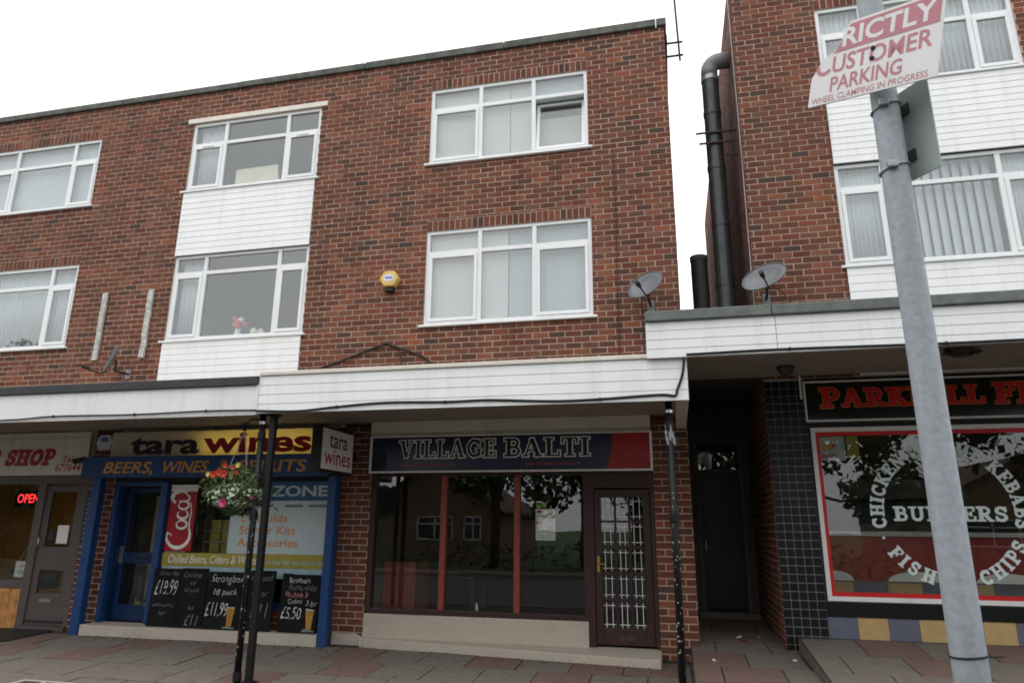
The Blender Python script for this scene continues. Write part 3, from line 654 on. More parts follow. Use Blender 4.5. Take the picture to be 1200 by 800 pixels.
# ---- taller building on the right
KX, KZ0, KZR = 1.22, -0.1, 9.66
kb_ = thing('brick_building', 'red brick building on the right above the takeaway, set behind the lamp post', 'building', (3.5, 0, -0.1))
KW = [(2.4, 4.95, 7.6, 8.96), (2.4, 4.95, 4.89, 6.39)]
KC = [(2.4, 4.95, 6.39, 7.6), (2.4, 4.95, 3.4, 4.89)]
KX1 = 7.5
km = wall_cells(MB(), KX, KX1, 3.38, KZR, KW+KC)
km.add([(KX, 9, KZ0), (KX, 0.0, KZ0), (KX, 0.0, KZR), (KX, 9, KZR)], [(0, 1, 2, 3)])
km.add([(KX, 0, KZR), (KX1, 0, KZR), (KX1, 9, KZR), (KX, 9, KZR)], [(0, 1, 2, 3)])
km.add([(KX1, 9, KZ0), (KX, 9, KZ0), (KX, 9, KZR), (KX1, 9, KZR)], [(0, 1, 2, 3)])
kwall = km.build('wall', 'mortar', kb_)
bk = Brickwork()
KS = [(2.4, 4.95, 8.96), (2.4, 4.95, 3.0)]
bk.add(course_rects(KX, KX1, 3.39, KZR, KW+KC+[(2.4, 4.95, 8.96, 8.96+2*CH)], 0.06), FRONT, kwall, lambda u, z: z > 4.4 and u < 5.3)
soldier(bk, 2.4, 4.95, 8.96)
bk.add(course_rects(0.0, 9.0, 0.05, KZR, (), 0.119), lambda u, z, d: (KX-d, u, z))
bk.finish(kwall)
for i in range(4): BX('coping_stone', 'coping', kb_, KX-0.05+i*1.6+.004, KX-0.05+(i+1)*1.6-.004, -0.06, 0.34, KZR+.002, KZR+0.15, bevel=0.012)
cladding(kb_, 2.404, 4.946, 6.40, 7.565, 12); cladding(kb_, 2.404, 4.946, 3.4, 4.855, 13)
make_window(kb_, *KW[0], [3.02, 4.4], 8.5, {0, 2}); make_window(kb_, *KW[1], [3.01, 4.42], 6.02, {0, 2})
for q in KW: room('room_shell', q[0]-0.3, q[1]+0.3, 0.15, 2.6, q[2]-0.7, q[3]+0.25, 'room_grey')
curtain(2.46, 4.9, 7.66, 9.15, 0.15, 'net', 'pleated grey curtain in the top floor window behind the parking sign', 0.075, 0.03)
slats(3.06, 4.38, 4.95, 6.58, 0.17, 'net', 'vertical slat blind with gaps in the window right of the lamp post', 0.11, 24)
curtain(2.46, 2.99, 4.95, 6.58, 0.14, 'net', 'white net curtain in the narrow casement left of the lamp post', 0.06, 0.015)
curtain(4.45, 4.9, 4.95, 6.58, 0.14, 'net', 'white net curtain in the casement at the right edge of the picture', 0.06, 0.015)

# ---------------------------------------------------------------- canopies over the pavement
FY = -2.25
def hboards(parent, x0, x1, z0, z1, n, y, joints=()):
    h = (z1-z0)/n; xs = [x0]+[j for j in joints]+[x1]
    for i in range(n):
        for a, b in zip(xs, xs[1:]):
            zz = z0+i*h; a2 = a+(0.003 if a != x0 else 0); b2 = b-(0.003 if b != x1 else 0)
            MB().add([(a2, y-0.012, zz), (b2, y-0.012, zz), (b2, y-0.0085, zz+h-0.005), (a2, y-0.0085, zz+h-0.005), (a2, y-0.0045, zz+h-0.0012), (b2, y-0.0045, zz+h-0.0012), (a2, y+0.012, zz), (b2, y+0.012, zz)],
                     [(0, 1, 2, 3), (3, 2, 5, 4), (0, 6, 7, 1), (0, 3, 4, 6), (1, 7, 5, 2)]).build('fascia_board', 'cladding', parent)
cl = thing('canopy', 'plain white canopy with dark felt edge over the shops on the left', 'canopy', (-9.5, -1.1, 2.74))
BX('roof_slab', 'soffit', cl, -14.6, -4.74, FY+0.022, -0.01, 2.95, 3.12)
for a, b in ((-14.6, -11.9), (-11.9, -9.45), (-9.45, -7.02), (-7.02, -4.735)): BX('fascia_panel', 'fascia_white', cl, a+0.002, b-0.002, FY, FY+0.02, 2.74, 3.12, bevel=0.003)
BX('felt_edge', 'felt_dark', cl, -14.6, -4.73, FY-0.035, FY+0.1, 3.095, 3.2, bevel=0.01)
BX('edge_beam', 'soffit', cl, -14.6, -4.74, FY+0.022, FY+0.1, 2.745, 2.949)
cm = thing('canopy', 'white boarded canopy over the empty restaurant between black posts', 'canopy', (-2.3, -1.1, 2.76))
BX('roof_slab', 'soffit', cm, -4.72, 0.19, FY+0.04, -0.01, 2.955, 3.2)
hboards(cm, -4.725, 0.2, 2.755, 3.2, 4, FY)
BX('top_trim', 'cream_trim', cm, -4.725, 0.2, FY-0.03, FY+0.06, 3.202, 3.25, bevel=0.008)
BX('edge_beam', 'soffit', cm, -4.72, 0.07, FY+0.013, FY+0.09, 2.765, 2.954)
BX('edge_beam', 'cream_trim', cm, 0.075, 0.185, FY+0.013, -0.02, 2.77, 2.954)
BX('end_board', 'cladding', cm, 0.187, 0.2, FY+0.013, -0.02, 2.76, 3.2)
BX('end_trim', 'upvc', cm, -4.755, -4.728, FY-0.018, FY+0.03, 2.75, 3.2)
BX('sheet_flap', 'cream_trim', cm, -4.72, -3.6, FY+0.1, FY+0.6, 2.90, 2.91)
ck = thing('canopy', 'white boarded canopy with grey felt edge over the takeaway on the right', 'canopy', (3.6, -1.1, 3.2))
BX('roof_slab', 'soffit', ck, 0.225, 7.5, FY+0.02, -0.01, 3.42, 3.62)
BX('roof_slab', 'room_dark', ck, 0.225, 1.205, -0.009, 3.2, 3.42, 3.62)  # darker than the rest of the soffit: passage shade put into its colour
BX('roof_slab', 'cream_trim', ck, -0.185, 0.224, FY+0.0, -0.02, 3.3, 3.61)
hboards(ck, -0.19, 7.5, 3.195, 3.585, 4, FY-0.05, (1.09, 4.4))
BX('end_board', 'cladding', ck, -0.2, -0.188, FY-0.06, FY+0.4, 3.2, 3.58)
for a, b in ((-0.205, 1.06), (1.06, 2.28), (2.28, 4.6), (4.6, 7.5)): BX('felt_edge', 'felt_green', ck, a+.003, b-.003, FY-0.1, FY+0.15, 3.583, 3.695, bevel=0.012)
BX('edge_beam', 'soffit', ck, 0.21, 7.5, FY-0.03, FY+0.05, 3.2, 3.419)
BX('roof_felt', 'felt_green', ck, -0.2, 7.5, FY+0.151, -0.02, 3.622, 3.66)
BX('roof_felt', 'felt_green', ck, 0.23, 1.2, -0.019, 3.2, 3.622, 3.66)

# black downpipes and post
def pipe(x, y, ztop, label, name='drain_pipe'):
    g = gz(x, y); t = thing(name, label, 'post', (x, y, g))
    MB().tube([(x, y, g), (x, y, ztop)], 0.037, 14).build('pipe', 'black_paint', t, smooth=True)
    for z in (g+0.02, 1.55, ztop-0.3): MB().tube([(x, y, z), (x, y, z+0.09)], 0.047, 14).build('collar', 'black_paint', t, 0.004)
    MB().tube([(x, y, ztop-0.12), (x, y, ztop-0.09)], 0.043, 14).build('clip_band', 'steel', t)
    ch = MB(); rnd = random.Random(int(x*77)+3)
    for i in range(46):
        z = rnd.uniform(0.0, 1.9)**1.0; a = rnd.uniform(math.pi*1.1, math.pi*1.9); s = rnd.uniform(0.002, 0.0065)
        c = Vector((x+0.0385*math.cos(a), y+0.0385*math.sin(a), z)); u = Vector((-math.sin(a), math.cos(a), 0))*s; v = Vector((0, 0, s*rnd.uniform(0.8, 2.4)))
        ch.add([c-u-v, c+u-v*0.7, c+u*0.8+v, c-u*0.6+v*0.8], [(0, 1, 2, 3)])
    ch.build('paint_chips', 'chip_white', t, kind='stuff')
    return t
pipe(-0.005, -2.1, 2.77, 'black downpipe under the right corner of the boarded canopy')
pipe(-4.735, -2.1, 2.77, 'chipped round black downpipe behind the hanging basket')
pt = thing('canopy_post', 'plain square black post right beside the downpipe with the basket', 'post', (-4.59, -2.1, gz(-4.59, -2.1)))
BX('shaft', 'black_paint', pt, -4.625, -4.555, -2.135, -2.065, gz(-4.59, -2.1), 2.77, bevel=0.006)
BX('foot_plate', 'black_paint', pt, -4.66, -4.52, -2.17, -2.03, gz(-4.59, -2.1)-0.01, gz(-4.59, -2.1)+0.02, bevel=0.004)
BX('head_plate', 'black_paint', pt, -4.65, -4.53, -2.16, -2.04, 2.74, 2.765)
# ragged tape round the head of the right downpipe
tp = MB(); rt = random.Random(9)
for i in range(10):
    a = rt.uniform(math.pi, 2*math.pi); x = -0.005+0.043*math.cos(a); y = -2.1+0.043*math.sin(a); z = rt.uniform(2.4, 2.55)
    tp.add([(x-0.01, y, z), (x+0.012, y-0.004, z-0.02), (x+0.016, y-0.006, z-0.11), (x-0.002, y-0.003, z-0.09)], [(0, 1, 2, 3)])
tag(tp.build('torn_tape', 'flue_pale'), 'torn grey tape near the top of the right downpipe', 'tape')

# cables
def cable(name, pts, r, label, m='cable', clips=()):
    sm = []
    for i in range(len(pts)-1):
        p0 = Vector(pts[max(i-1, 0)]); p1 = Vector(pts[i]); p2 = Vector(pts[i+1]); p3 = Vector(pts[min(i+2, len(pts)-1)])
        for k in range(5):
            t = k/5; sm.append(0.5*((2*p1)+(p2-p0)*t+(2*p0-5*p1+4*p2-p3)*t*t+(3*p1-p0-3*p2+p3)*t**3))
    sm.append(Vector(pts[-1]))
    mb = MB().tube(sm, r, 6)
    for c in clips: mb.box(c[0]-0.008, c[0]+0.008, c[1]-0.012, c[1]+0.012, c[2]-0.018, c[2]+0.018)
    return tag(mb.build(name, m, smooth=True), label, 'cable')
cy = FY-0.024
cable('cable', [(-13.5, cy, 2.77), (-11, cy, 2.76), (-8.4, cy, 2.765), (-7.6, cy, 2.795), (-6.4, cy, 2.785), (-5.4, cy, 2.80), (-4.74, cy, 2.79)], 0.011, 'black cable clipped along the bottom of the plain white canopy', clips=[(-7.6, cy, 2.795), (-6.4, cy, 2.785), (-5.4, cy, 2.80)])
cable('cable', [(-4.74, cy, 2.785), (-4.2, cy, 2.765), (-3.7, cy, 2.80), (-3.1, cy, 2.83), (-2.4, cy, 2.815), (-1.9, cy, 2.82), (-1.2, cy, 2.785), (-0.7, cy, 2.79), (-0.1, cy, 2.815), (0.06, cy, 2.80), (0.09, cy, 2.86), (0.15, cy, 3.02), (0.175, cy, 3.18)], 0.013, 'black cable sagging along the bottom edge of the boarded canopy', clips=[(-3.7, cy, 2.8), (-2.4, cy, 2.815), (-0.7, cy, 2.79), (0.15, cy, 3.02)])
cable('cable', [(0.2, FY-0.075, 3.215), (1.2, FY-0.075, 3.225), (2.6, FY-0.075, 3.21), (4.0, FY-0.075, 3.215), (6, FY-0.075, 3.21)], 0.012, 'black cable along the bottom edge of the takeaway canopy', clips=[(1.2, FY-0.075, 3.225), (2.6, FY-0.075, 3.21)])
cable('cable', [(-5.3, -0.03, 3.78), (-4.8, -0.03, 3.93), (-4.17, -0.03, 4.14), (-4.05, -0.03, 4.12), (-3.85, -0.03, 4.05), (-3.5, -0.025, 3.9), (-3.3, -0.025, 3.7)], 0.016, 'thick black cable bent over the brick wall above the canopy')
cable('cable', [(-3.98, -0.02, 4.08), (-3.9, -0.02, 3.98), (-3.86, -0.02, 3.7)], 0.008, 'short thin cable dropping from the bent black cable', 'rust')
cable('cable', [(-0.63, -0.018, 3.5), (-0.635, -0.018, 4.6), (-0.62, -0.018, 5.8), (-0.63, -0.018, 7.0)], 0.006, 'thin dark cable running down the brick wall left of the dish', 'rust')
cable('cable', [(1.2, -0.02, 3.7), (1.195, -0.02, 5.2), (1.2, -0.02, 7.0), (1.19, -0.02, 9.6)], 0.006, 'thin pale cable down the corner of the right building', 'flue_pale')

# ---------------------------------------------------------------- restaurant shopfront
GY = 0.06
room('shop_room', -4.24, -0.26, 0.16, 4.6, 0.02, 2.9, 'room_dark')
bf = thing('restaurant', 'empty restaurant front with dark glass, red mullions and barred maroon door', 'shopfront', (-2.2, 0, -0.1))
fr = MB().box(-4.24, -4.165, 0.0, 0.12, 0.34, 2.3).box(-1.19, -1.05, 0.0, 0.12, 0.0, 2.3).box(-4.165, -1.19, 0.0, 0.12, 0.335, 0.4).box(-4.165, -1.19, 0.002, 0.12, 2.18, 2.3)
fr.box(-1.05, -0.26, 0.002, 0.12, 2.0, 2.3).box(-0.305, -0.26, 0.0, 0.12, 0.05, 2.0)
fr.build('frame', 'maroon', bf, 0.006)
for x in (-3.145, -2.095): BX('mullion', 'red_mullion', bf, x-0.04, x+0.04, 0.01, 0.11, 0.4, 2.18, bevel=0.006)
for a, b in ((-4.165, -3.185), (-3.105, -2.135), (-2.055, -1.19)): BX('pane', 'glass_shop', bf, a, b, GY, GY+0.006, 0.4, 2.18)
MB().box(-4.235, -1.14, -0.03, 0.14, 0.02, 0.332).build('stall_riser', 'stone', bf, 0.008)
MB().slab([(-4.24, -0.12, 0.03), (-0.24, -0.52, 0.0), (-0.24, 0.12, 0.03), (-4.24, -0.028, 0.03)], -0.2, 0.04).build('doorstep', 'stone', bf, 0.01)
# barred door
dr = MB(); dx0, dx1, dz0, dz1, dy = -1.045, -0.31, 0.06, 1.985, 0.03
px = [-0.945, -0.775, -0.765, -0.595, -0.585, -0.415]; rows = [0.27+i*0.325 for i in range(6)]
dr.box(dx0, -0.955, dy, dy+0.05, dz0, dz1).box(-0.405, dx1, dy, dy+0.05, dz0, dz1).box(-0.955, -0.405, dy, dy+0.05, dz0, 0.255).box(-0.955, -0.405, dy, dy+0.05, 1.88, dz1)
for x in (-0.772, -0.588): dr.box(x-0.014, x+0.014, dy+0.004, dy+0.046, 0.255, 1.88)
for z in rows[1:5]: dr.box(-0.955, -0.405, dy+0.005, dy+0.045, z-0.014, z+0.014)
door = dr.build('door', 'maroon', bf, 0.004)
for ci in range(3):
    for ri in range(5):
        a, b = (-0.955, -0.786) if ci == 0 else ((-0.758, -0.602) if ci == 1 else (-0.574, -0.405))
        c = 0.255 if ri == 0 else rows[ri]+0.014; d = 1.88 if ri == 4 else rows[ri+1]-0.014
        BX('pane', 'glass_shop', door, a, b, dy+0.03, dy+0.034, c, d)
        g = MB()
        for x in (a+0.045, b-0.045): g.box(x-0.0032, x+0.0032, dy-0.012, dy-0.004, c+0.012, d-0.012)
        for z in (c+0.05, d-0.05): g.box(a+0.012, b-0.012, dy-0.0035, dy+0.003, z-0.0032, z+0.0032)
        g.build('security_bar', 'letter_white', door)
BX('handle_plate', 'brass', door, -1.02, -0.985, dy-0.008, dy-0.0005, 0.93, 1.13, bevel=0.004)
MB().tube([(-1.0, dy-0.008, 1.04), (-1.0, dy-0.045, 1.04), (-0.91, dy-0.05, 1.035)], 0.009, 8).build('handle', 'brass', door, smooth=True)
BX('letter_plate', 'rust', door, -0.76, -0.56, dy-0.008, dy-0.0005, 0.11, 0.18, bevel=0.004)
# panel above the sign
pn = MB().box(-4.245, -0.27, -0.1, -0.03, 2.7, 2.952)
BX('header_panel', 'cream_trim', bf, -4.245, -0.262, -0.1, -0.012, 2.3, 2.78)
BX('header_panel', 'cream_trim', bf, -4.245, -0.262, -0.108, -0.012, 2.783, 2.95)
# sign
sg = thing('shop_sign', 'dark blue and red sign with outlined serif capitals above the empty restaurant', 'sign', (-2.24, -0.13, 2.23))
BX('board', 'navy_sign', sg, -4.2, -0.275, -0.135, -0.112, 2.24, 2.715)
MB().box(-4.23, -0.245, -0.15, -0.112, 2.215, 2.24).box(-4.23, -0.245, -0.15, -0.112, 2.715, 2.735).box(-4.23, -4.2, -0.15, -0.112, 2.24, 2.715).box(-0.275, -0.245, -0.15, -0.112, 2.24, 2.715).build('border', 'fascia_white', sg, 0.003)
MB().prism([(-0.84, 2.241), (-0.276, 2.241), (-0.276, 2.714), (-0.76, 2.714), (-0.755, 2.6), (-0.79, 2.45)], -0.1375, -0.1355).build('red_corner', 'red_sign', sg)
BX('dark_patch', 'letter_black', sg, -4.16, -3.97, -0.137, -0.1355, 2.28, 2.52)
slab_text('lettering_outline', 'VILLAGE', 'letter_white', sg, -3.78, -2.36, 2.42, 2.665, -0.139, 0.115)
slab_text('lettering', 'VILLAGE', 'letter_black', sg, -3.78, -2.36, 2.42, 2.665, -0.1425)
slab_text('lettering_outline', 'BALTI', 'letter_white', sg, -2.24, -1.06, 2.42, 2.665, -0.139, 0.115)
slab_text('lettering', 'BALTI', 'letter_black', sg, -2.24, -1.06, 2.42, 2.665, -0.1425)
scribble('faint_lettering', 'letter_mauve', sg, -3.77, -2.95, 2.3, 0.06, -0.138, 0.014, 1)
scribble('faint_lettering', 'letter_mauve', sg, -1.95, -1.2, 2.3, 0.05, -0.138, 0.012, 2)
scribble('faint_lettering', 'letter_mauve', sg, -0.66, -0.36, 2.42, 0.04, -0.139, 0.01, 3)
# notices inside the glass
nt_ = thing('menu_notice', 'white printed menu sheet taped inside the restaurant window', 'notice', (-1.71, GY+0.012, 1.32))
BX('sheet', 'paper', nt_, -1.845, -1.575, GY+0.010, GY+0.013, 1.32, 1.73)
for i, (a, b, c, d, m_) in enumerate([(-1.83, -1.76, 1.68, 1.71, 'bright_red'), (-1.83, -1.76, 1.53, 1.57, 'bright_red'), (-1.66, -1.6, 1.61, 1.67, 'letter_orange')]): BX('printed_block', m_, nt_, a, b, GY+0.0085, GY+0.0098, c, d)
for i in range(11):
    z = 1.35+i*0.028
    if i not in (6, 7): BX('printed_line', 'chalk_dim', nt_, -1.81, -1.7-0.03*(i % 3), GY+0.0088, GY+0.0098, z, z+0.006); BX('printed_line', 'chalk_dim', nt_, -1.69, -1.6-0.02*(i % 2), GY+0.0088, GY+0.0098, z, z+0.006)
tag(BX('leaflet', 'paper_green', None, -1.84, -1.69, GY+0.010, GY+0.013, 1.745, 1.82), 'green leaflet above the menu sheet in the restaurant window', 'leaflet')
tag(MB().tube([(-2.66, 0.095, 0.4005), (-2.66, 0.095, 0.46), (-2.66, 0.095, 0.475), (-2.66, 0.095, 0.5)], [0.02, 0.02, 0.01, 0.01], 10).build('bottle', 'paper', smooth=True), 'small white bottle low inside the restaurant window', 'bottle')
# dim things left inside the restaurant
tb = thing('table', 'dark table standing inside the empty restaurant', 'table', (-3.5, 1.6, 0.02))
BX('tabletop', 'maroon', tb, -4.0, -3.0, 1.2, 2.0, 0.72, 0.76)
for x in (-3.95, -3.05):
    for y in (1.25, 1.95): BX('leg', 'maroon', tb, x-0.03, x+0.03, y-0.03, y+0.03, 0.02, 0.72)
BX('counter', 'red_mullion', None, -4.2, -3.7, 0.5, 1.1, 0.02, 0.98); tag(bpy.data.objects['counter'], 'reddish counter behind the left restaurant pane', 'counter')

# ---------------------------------------------------------------- wine shop
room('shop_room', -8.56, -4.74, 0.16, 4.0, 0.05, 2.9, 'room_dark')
tf = thing('wine_shop', 'blue framed wine shop front with open doorway and poster covered window', 'shopfront', (-6.7, 0, -0.1))
BX('blue_post', 'blue_paint', tf, -8.77, -8.62, -0.28, -0.16, gz(-8, 0)-0.05, 2.17, bevel=0.006)
BX('blue_post', 'blue_paint', tf, -4.775, -4.655, -0.28, -0.16, gz(-5, 0)-0.05, 2.17, bevel=0.006)
BX('side_board', 'blue_paint', tf, -4.765, -4.725, -0.155, 0.1, 0.06, 2.17)
BX('band_board', 'blue_paint', tf, -8.97, -4.78, -0.32, -0.2, 2.172, 2.49, bevel=0.005)
sans('lettering', 'BEERS,', 'letter_gold', tf, -8.57, -7.68, 2.205, 2.41, -0.323, 0.012, 0.25); sans('lettering', 'WINES', 'letter_gold', tf, -7.5, -6.72, 2.235, 2.41, -0.323, 0.012, 0.25)
sans('lettering', '&', 'letter_gold', tf, -6.55, -6.38, 2.235, 2.41, -0.323, 0.012, 0.1); sans('lettering', 'SPIRITS', 'letter_gold', tf, -6.22, -5.12, 2.235, 2.41, -0.323, 0.012, 0.1)
BX('ledge', 'stone', tf, -8.6, -4.79, -0.27, 0.14, gz(-6, 0)-0.06, 0.06, bevel=0.008)
BX('header', 'black_matt', tf, -8.6, -4.74, 0.012, 0.12, 2.13, 2.95)
fb = MB().box(-7.74, -7.63, -0.01, 0.11, 0.06, 2.13).box(-8.6, -8.52, 0.0, 0.11, 0.06, 2.13).box(-4.85, -4.77, 0.0, 0.11, 0.06, 2.13).box(-7.63, -4.85, 0.0, 0.11, 0.33, 0.42).box(-8.52, -7.74, 0.0, 0.11, 2.06, 2.13)
fb.build('frame', 'blue_paint', tf, 0.005)
MB().box(-7.63, -4.85, 0.03, 0.14, 0.06, 0.33).build('stall_riser', 'mortar', tf)
sb = Brickwork(); sb.add(course_rects(-7.63, -4.85, 0.065, 0.33), lambda u, z, d: (u, 0.03-d, z)); sb.finish(tf, 0)
BX('pane', 'glass_shop', tf, -7.63, -4.85, GY, GY+0.006, 0.42, 2.13)
# door leaf, a little open inwards
dY = 0.2
ld = MB().box(-8.5, -8.42, dY, dY+0.04, 0.07, 2.05).box(-7.84, -7.76, dY, dY+0.04, 0.07, 2.05).box(-8.42, -7.84, dY, dY+0.04, 0.07, 0.3).box(-8.42, -7.84, dY, dY+0.04, 1.97, 2.05).box(-8.42, -7.84, dY, dY+0.04, 0.9, 1.06)
leaf = ld.build('door', 'blue_paint_shaded', tf, 0.004)
BX('pane', 'glass_shop', leaf, -8.42, -7.84, dY+.016, dY+0.022, 0.3, 0.9); BX('pane', 'glass_shop', leaf, -8.42, -7.84, dY+.016, dY+0.022, 1.06, 1.97)
BX('letter_plate', 'black_matt', leaf, -8.2, -7.98, dY-.012, dY-.0005, 0.95, 1.0)
BX('push_plate', 'steel', leaf, -8.5, -8.44, dY-.01, dY-.0005, 0.9, 1.15)
BX('door_lining', 'blue_paint_shaded', tf, -8.52, -8.5, 0.112, 0.26, 0.06, 2.06); BX('door_lining', 'blue_paint_shaded', tf, -7.76, -7.74, 0.112, 0.26, 0.06, 2.06)
tag(BX('cupboard', 'cream_card', None, -8.42, -7.75, 0.75, 0.95, 0.05, 1.95), 'cream panel standing inside the wine shop door', 'panel')
for i in range(7):
    x = -8.38+i*0.084; h = 0.5+0.06*((i*3) % 4)
    b = MB().lathe([(0.0, 0), (0.036, 0), (0.036, h*0.5), (0.014, h*0.72), (0.014, h), (0, h)], (x, 0.42+0.05*(i % 2), 0.05), n=12)
    o = b.build('wine_bottle', 'leaf_dark' if i % 2 else 'black_gloss', smooth=True); tag(o, ['leftmost', 'second from left', 'third from left', 'middle', 'third from right', 'second from right', 'rightmost'][i]+' wine bottle in the row behind the wine shop door', 'bottle', 'bottles behind the wine shop door')
    MB().tube([(x, 0.42+0.05*(i % 2), 0.05+h*0.2), (x, 0.42+0.05*(i % 2), 0.05+h*0.45)], 0.0375, 12).build('bottle_label', 'poster_gold', o)
PY = GY-0.004
# soft drink poster with script
cp = thing('poster', 'red soft drink poster with white script beside the wine shop door', 'poster', (-7.37, PY, 1.1))
BX('sheet', 'poster_red', cp, -7.6, -7.13, PY-0.002, PY, 1.1, 2.08); BX('top_strip', 'paper', cp, -7.6, -7.13, PY-0.003, PY-0.0021, 1.98, 2.08)
def script(u, y, v): return (-7.15-v*0.46, y, 1.12+u*0.46)
sm = MB()
def taper(pts, w0, w1, yy):                 # a stroke that swells in the middle, as a brush makes it
    k = len(pts)
    for q in range(k-1): ribbon(sm, [pts[q], pts[q+1]], w0+(w1-w0)*math.sin(math.pi*(q+0.5)/(k-1)), yy-0.0001*q, script, 0.004)
taper(arc(0.46, 0.5, 0.4, 0.44, 75, 300, 22)+[(0.9, 0.14), (1.2, 0.1), (1.5, 0.16)], 0.03, 0.12, PY-0.004)
taper(arc(0.36, 0.84, 0.16, 0.1, -70, 230, 16), 0.02, 0.05, PY-0.0065)
taper(arc(0.8, 0.42, 0.13, 0.2, 60, 430, 18), 0.03, 0.08, PY-0.007)
taper(arc(1.12, 0.42, 0.13, 0.2, 50, 330, 16), 0.03, 0.09, PY-0.0075)
taper(arc(1.42, 0.42, 0.13, 0.2, 60, 430, 18), 0.03, 0.08, PY-0.008)
taper([(1.56, 0.62), (1.54, 0.4), (1.58, 0.25), (1.68, 0.22), (1.78, 0.36)], 0.03, 0.07, PY-0.0085)
taper([(1.5, 0.75), (1.62, 0.9), (1.82, 0.85), (1.9, 0.6), (1.84, 0.35)], 0.06, 0.16, PY-0.009)
sm.build('script_lettering', 'letter_white', cp)
ez = thing('poster', 'large pale vape poster with orange lines filling the wine shop window', 'poster', (-5.7, PY, 1.08))
BX('sheet', 'poster_white', ez, -6.52, -4.87, PY-0.002, PY, 1.08, 1.84); BX('heading_band', 'poster_blue', ez, -6.52, -4.87, PY-0.002, PY, 1.843, 2.12)
sans('heading_lettering', 'E ZONE', 'poster_white', ez, -6.1, -4.95, 1.9, 2.06, PY-0.004, 0.03)
for k, tt, xa, xb in [(0, 'E', -6.32, -6.24), (0, 'Liquids', -6.17, -5.56), (1, 'Starter', -6.34, -5.8), (1, 'Kits', -5.72, -5.42), (2, 'Accessories', -6.36, -5.36)]:
    sans('lettering', tt, 'letter_orange', ez, xa, xb, 1.53-0.175*k-(0.035 if 'q' in tt else 0), 1.65-0.175*k, PY-0.004, 0.015)
for a, b in ((-6.45, -6.3), (-6.05, -5.85), (-5.62, -5.33), (-5.24, -4.94)): BX('small_mark', 'chalk_dim', ez, a, b, PY-0.0035, PY-0.0021, 1.745, 1.785)
gb = thing('window_banner', 'gold banner strip with white script across the wine shop window', 'banner', (-6.2, PY, 0.88))
BX('strip', 'poster_gold', gb, -7.61, -4.86, PY-0.0035, PY-0.0012, 0.885, 1.078)
sans('lettering', 'Chilled Beers, Ciders & Wines', 'paper', gb, -7.5, -6.0, 0.91, 1.05, PY-0.006, 0.006, 0.25)
scribble('faint_lettering', 'poster_cyan', gb, -5.85, -4.95, 0.93, 0.08, PY-0.006, 0.012, 4)
tag(BX('window_strip', 'poster_cyan', None, -7.6, -4.86, PY-0.002, PY, 0.74, 0.882), 'pale blue strip below the gold banner in the wine shop window', 'strip')
tag(BX('poster', 'black_matt', None, -5.55, -5.38, PY-0.004, PY-0.0022, 0.5, 0.82), 'small dark poster between the chalkboards low in the window', 'poster')
for i in range(6):
    x = -7.0+(i % 2)*0.2; z = 1.08+(i//2)*0.17
    o = BX('carton', 'poster_gold', None, x, x+0.17, 0.3, 0.46, z, z+0.14, bevel=0.006); tag(o, ['bottom', 'middle', 'top'][i//2]+' '+['left', 'right'][i % 2]+' yellow carton on the shelf beside the red soft drink poster', 'carton', 'yellow cartons in the wine shop window')
o = thing('display_shelf', 'dark metal shelf carrying yellow cartons in the wine shop window', 'shelf', (-6.9, 0.4, 0.06))
for i in range(3): BX('shelf', 'steel', o, -7.08, -6.56, 0.27, 0.5, 1.055+i*0.17, 1.073+i*0.17)
for x in (-7.1, -6.56): BX('upright', 'steel', o, x, x+0.02, 0.27, 0.5, 0.06, 2.0)
# light box sign
lb = thing('shop_sign', 'long illuminated cream sign with lower case lettering over the wine shop', 'sign', (-6.9, -0.15, 2.5))
MB().box(-8.58, -4.8, -0.03, -0.012, 2.5, 2.87).box(-8.58, -4.8, -0.2, -0.03, 2.87, 2.88).box(-8.58, -4.8, -0.2, -0.03, 2.492, 2.5).box(-8.59, -8.58, -0.2, -0.012, 2.492, 2.88).box(-4.8, -4.79, -0.2, -0.012, 2.492, 2.88).build('box', 'fascia_white', lb)
BX('face', 'acrylic_face', lb, -8.579, -4.801, -0.204, -0.2005, 2.495, 2.878)
MB().tube([(-7.0, -0.09, 2.68), (-5.1, -0.09, 2.68)], 0.016, 8).build('tube_light', 'tube_lamp', lb)
sans('lettering', 'tara', 'letter_dark', lb, -8.24, -7.0, 2.525, 2.8, -0.2065, 0.034)
sans('lettering', 'wines', 'letter_red', lb, -6.95, -5.13, 2.53, 2.84, -0.2065, 0.034)
# projecting sign, flat faces up and down the street
ps = thing('projecting_sign', 'black framed box sign with stacked lettering projecting over the pavement', 'sign', (-4.53, -0.7, 2.19))
MB().box(-4.6, -4.46, -1.16, -0.2, 2.17, 2.78).build('box', 'black_matt', ps, 0.006)
BX('face', 'fascia_white', ps, -4.4595, -4.452, -1.13, -0.24, 2.21, 2.74); BX('face', 'fascia_white', ps, -4.608, -4.6005, -1.13, -0.24, 2.21, 2.74)
sans('lettering', 'tara', 'letter_dark', ps, -0.95, -0.42, 2.5, 2.68, -4.45, 0.01, xf=lambda p: (-4.4505, p[0], p[2]))
sans('lettering', 'wines', 'letter_red', ps, -1.07, -0.3, 2.27, 2.48, -4.45, 0.01, xf=lambda p: (-4.4505, p[0], p[2]))
BX('bracket', 'black_matt', ps, -4.56, -4.5, -0.199, -0.001, 2.4, 2.5)
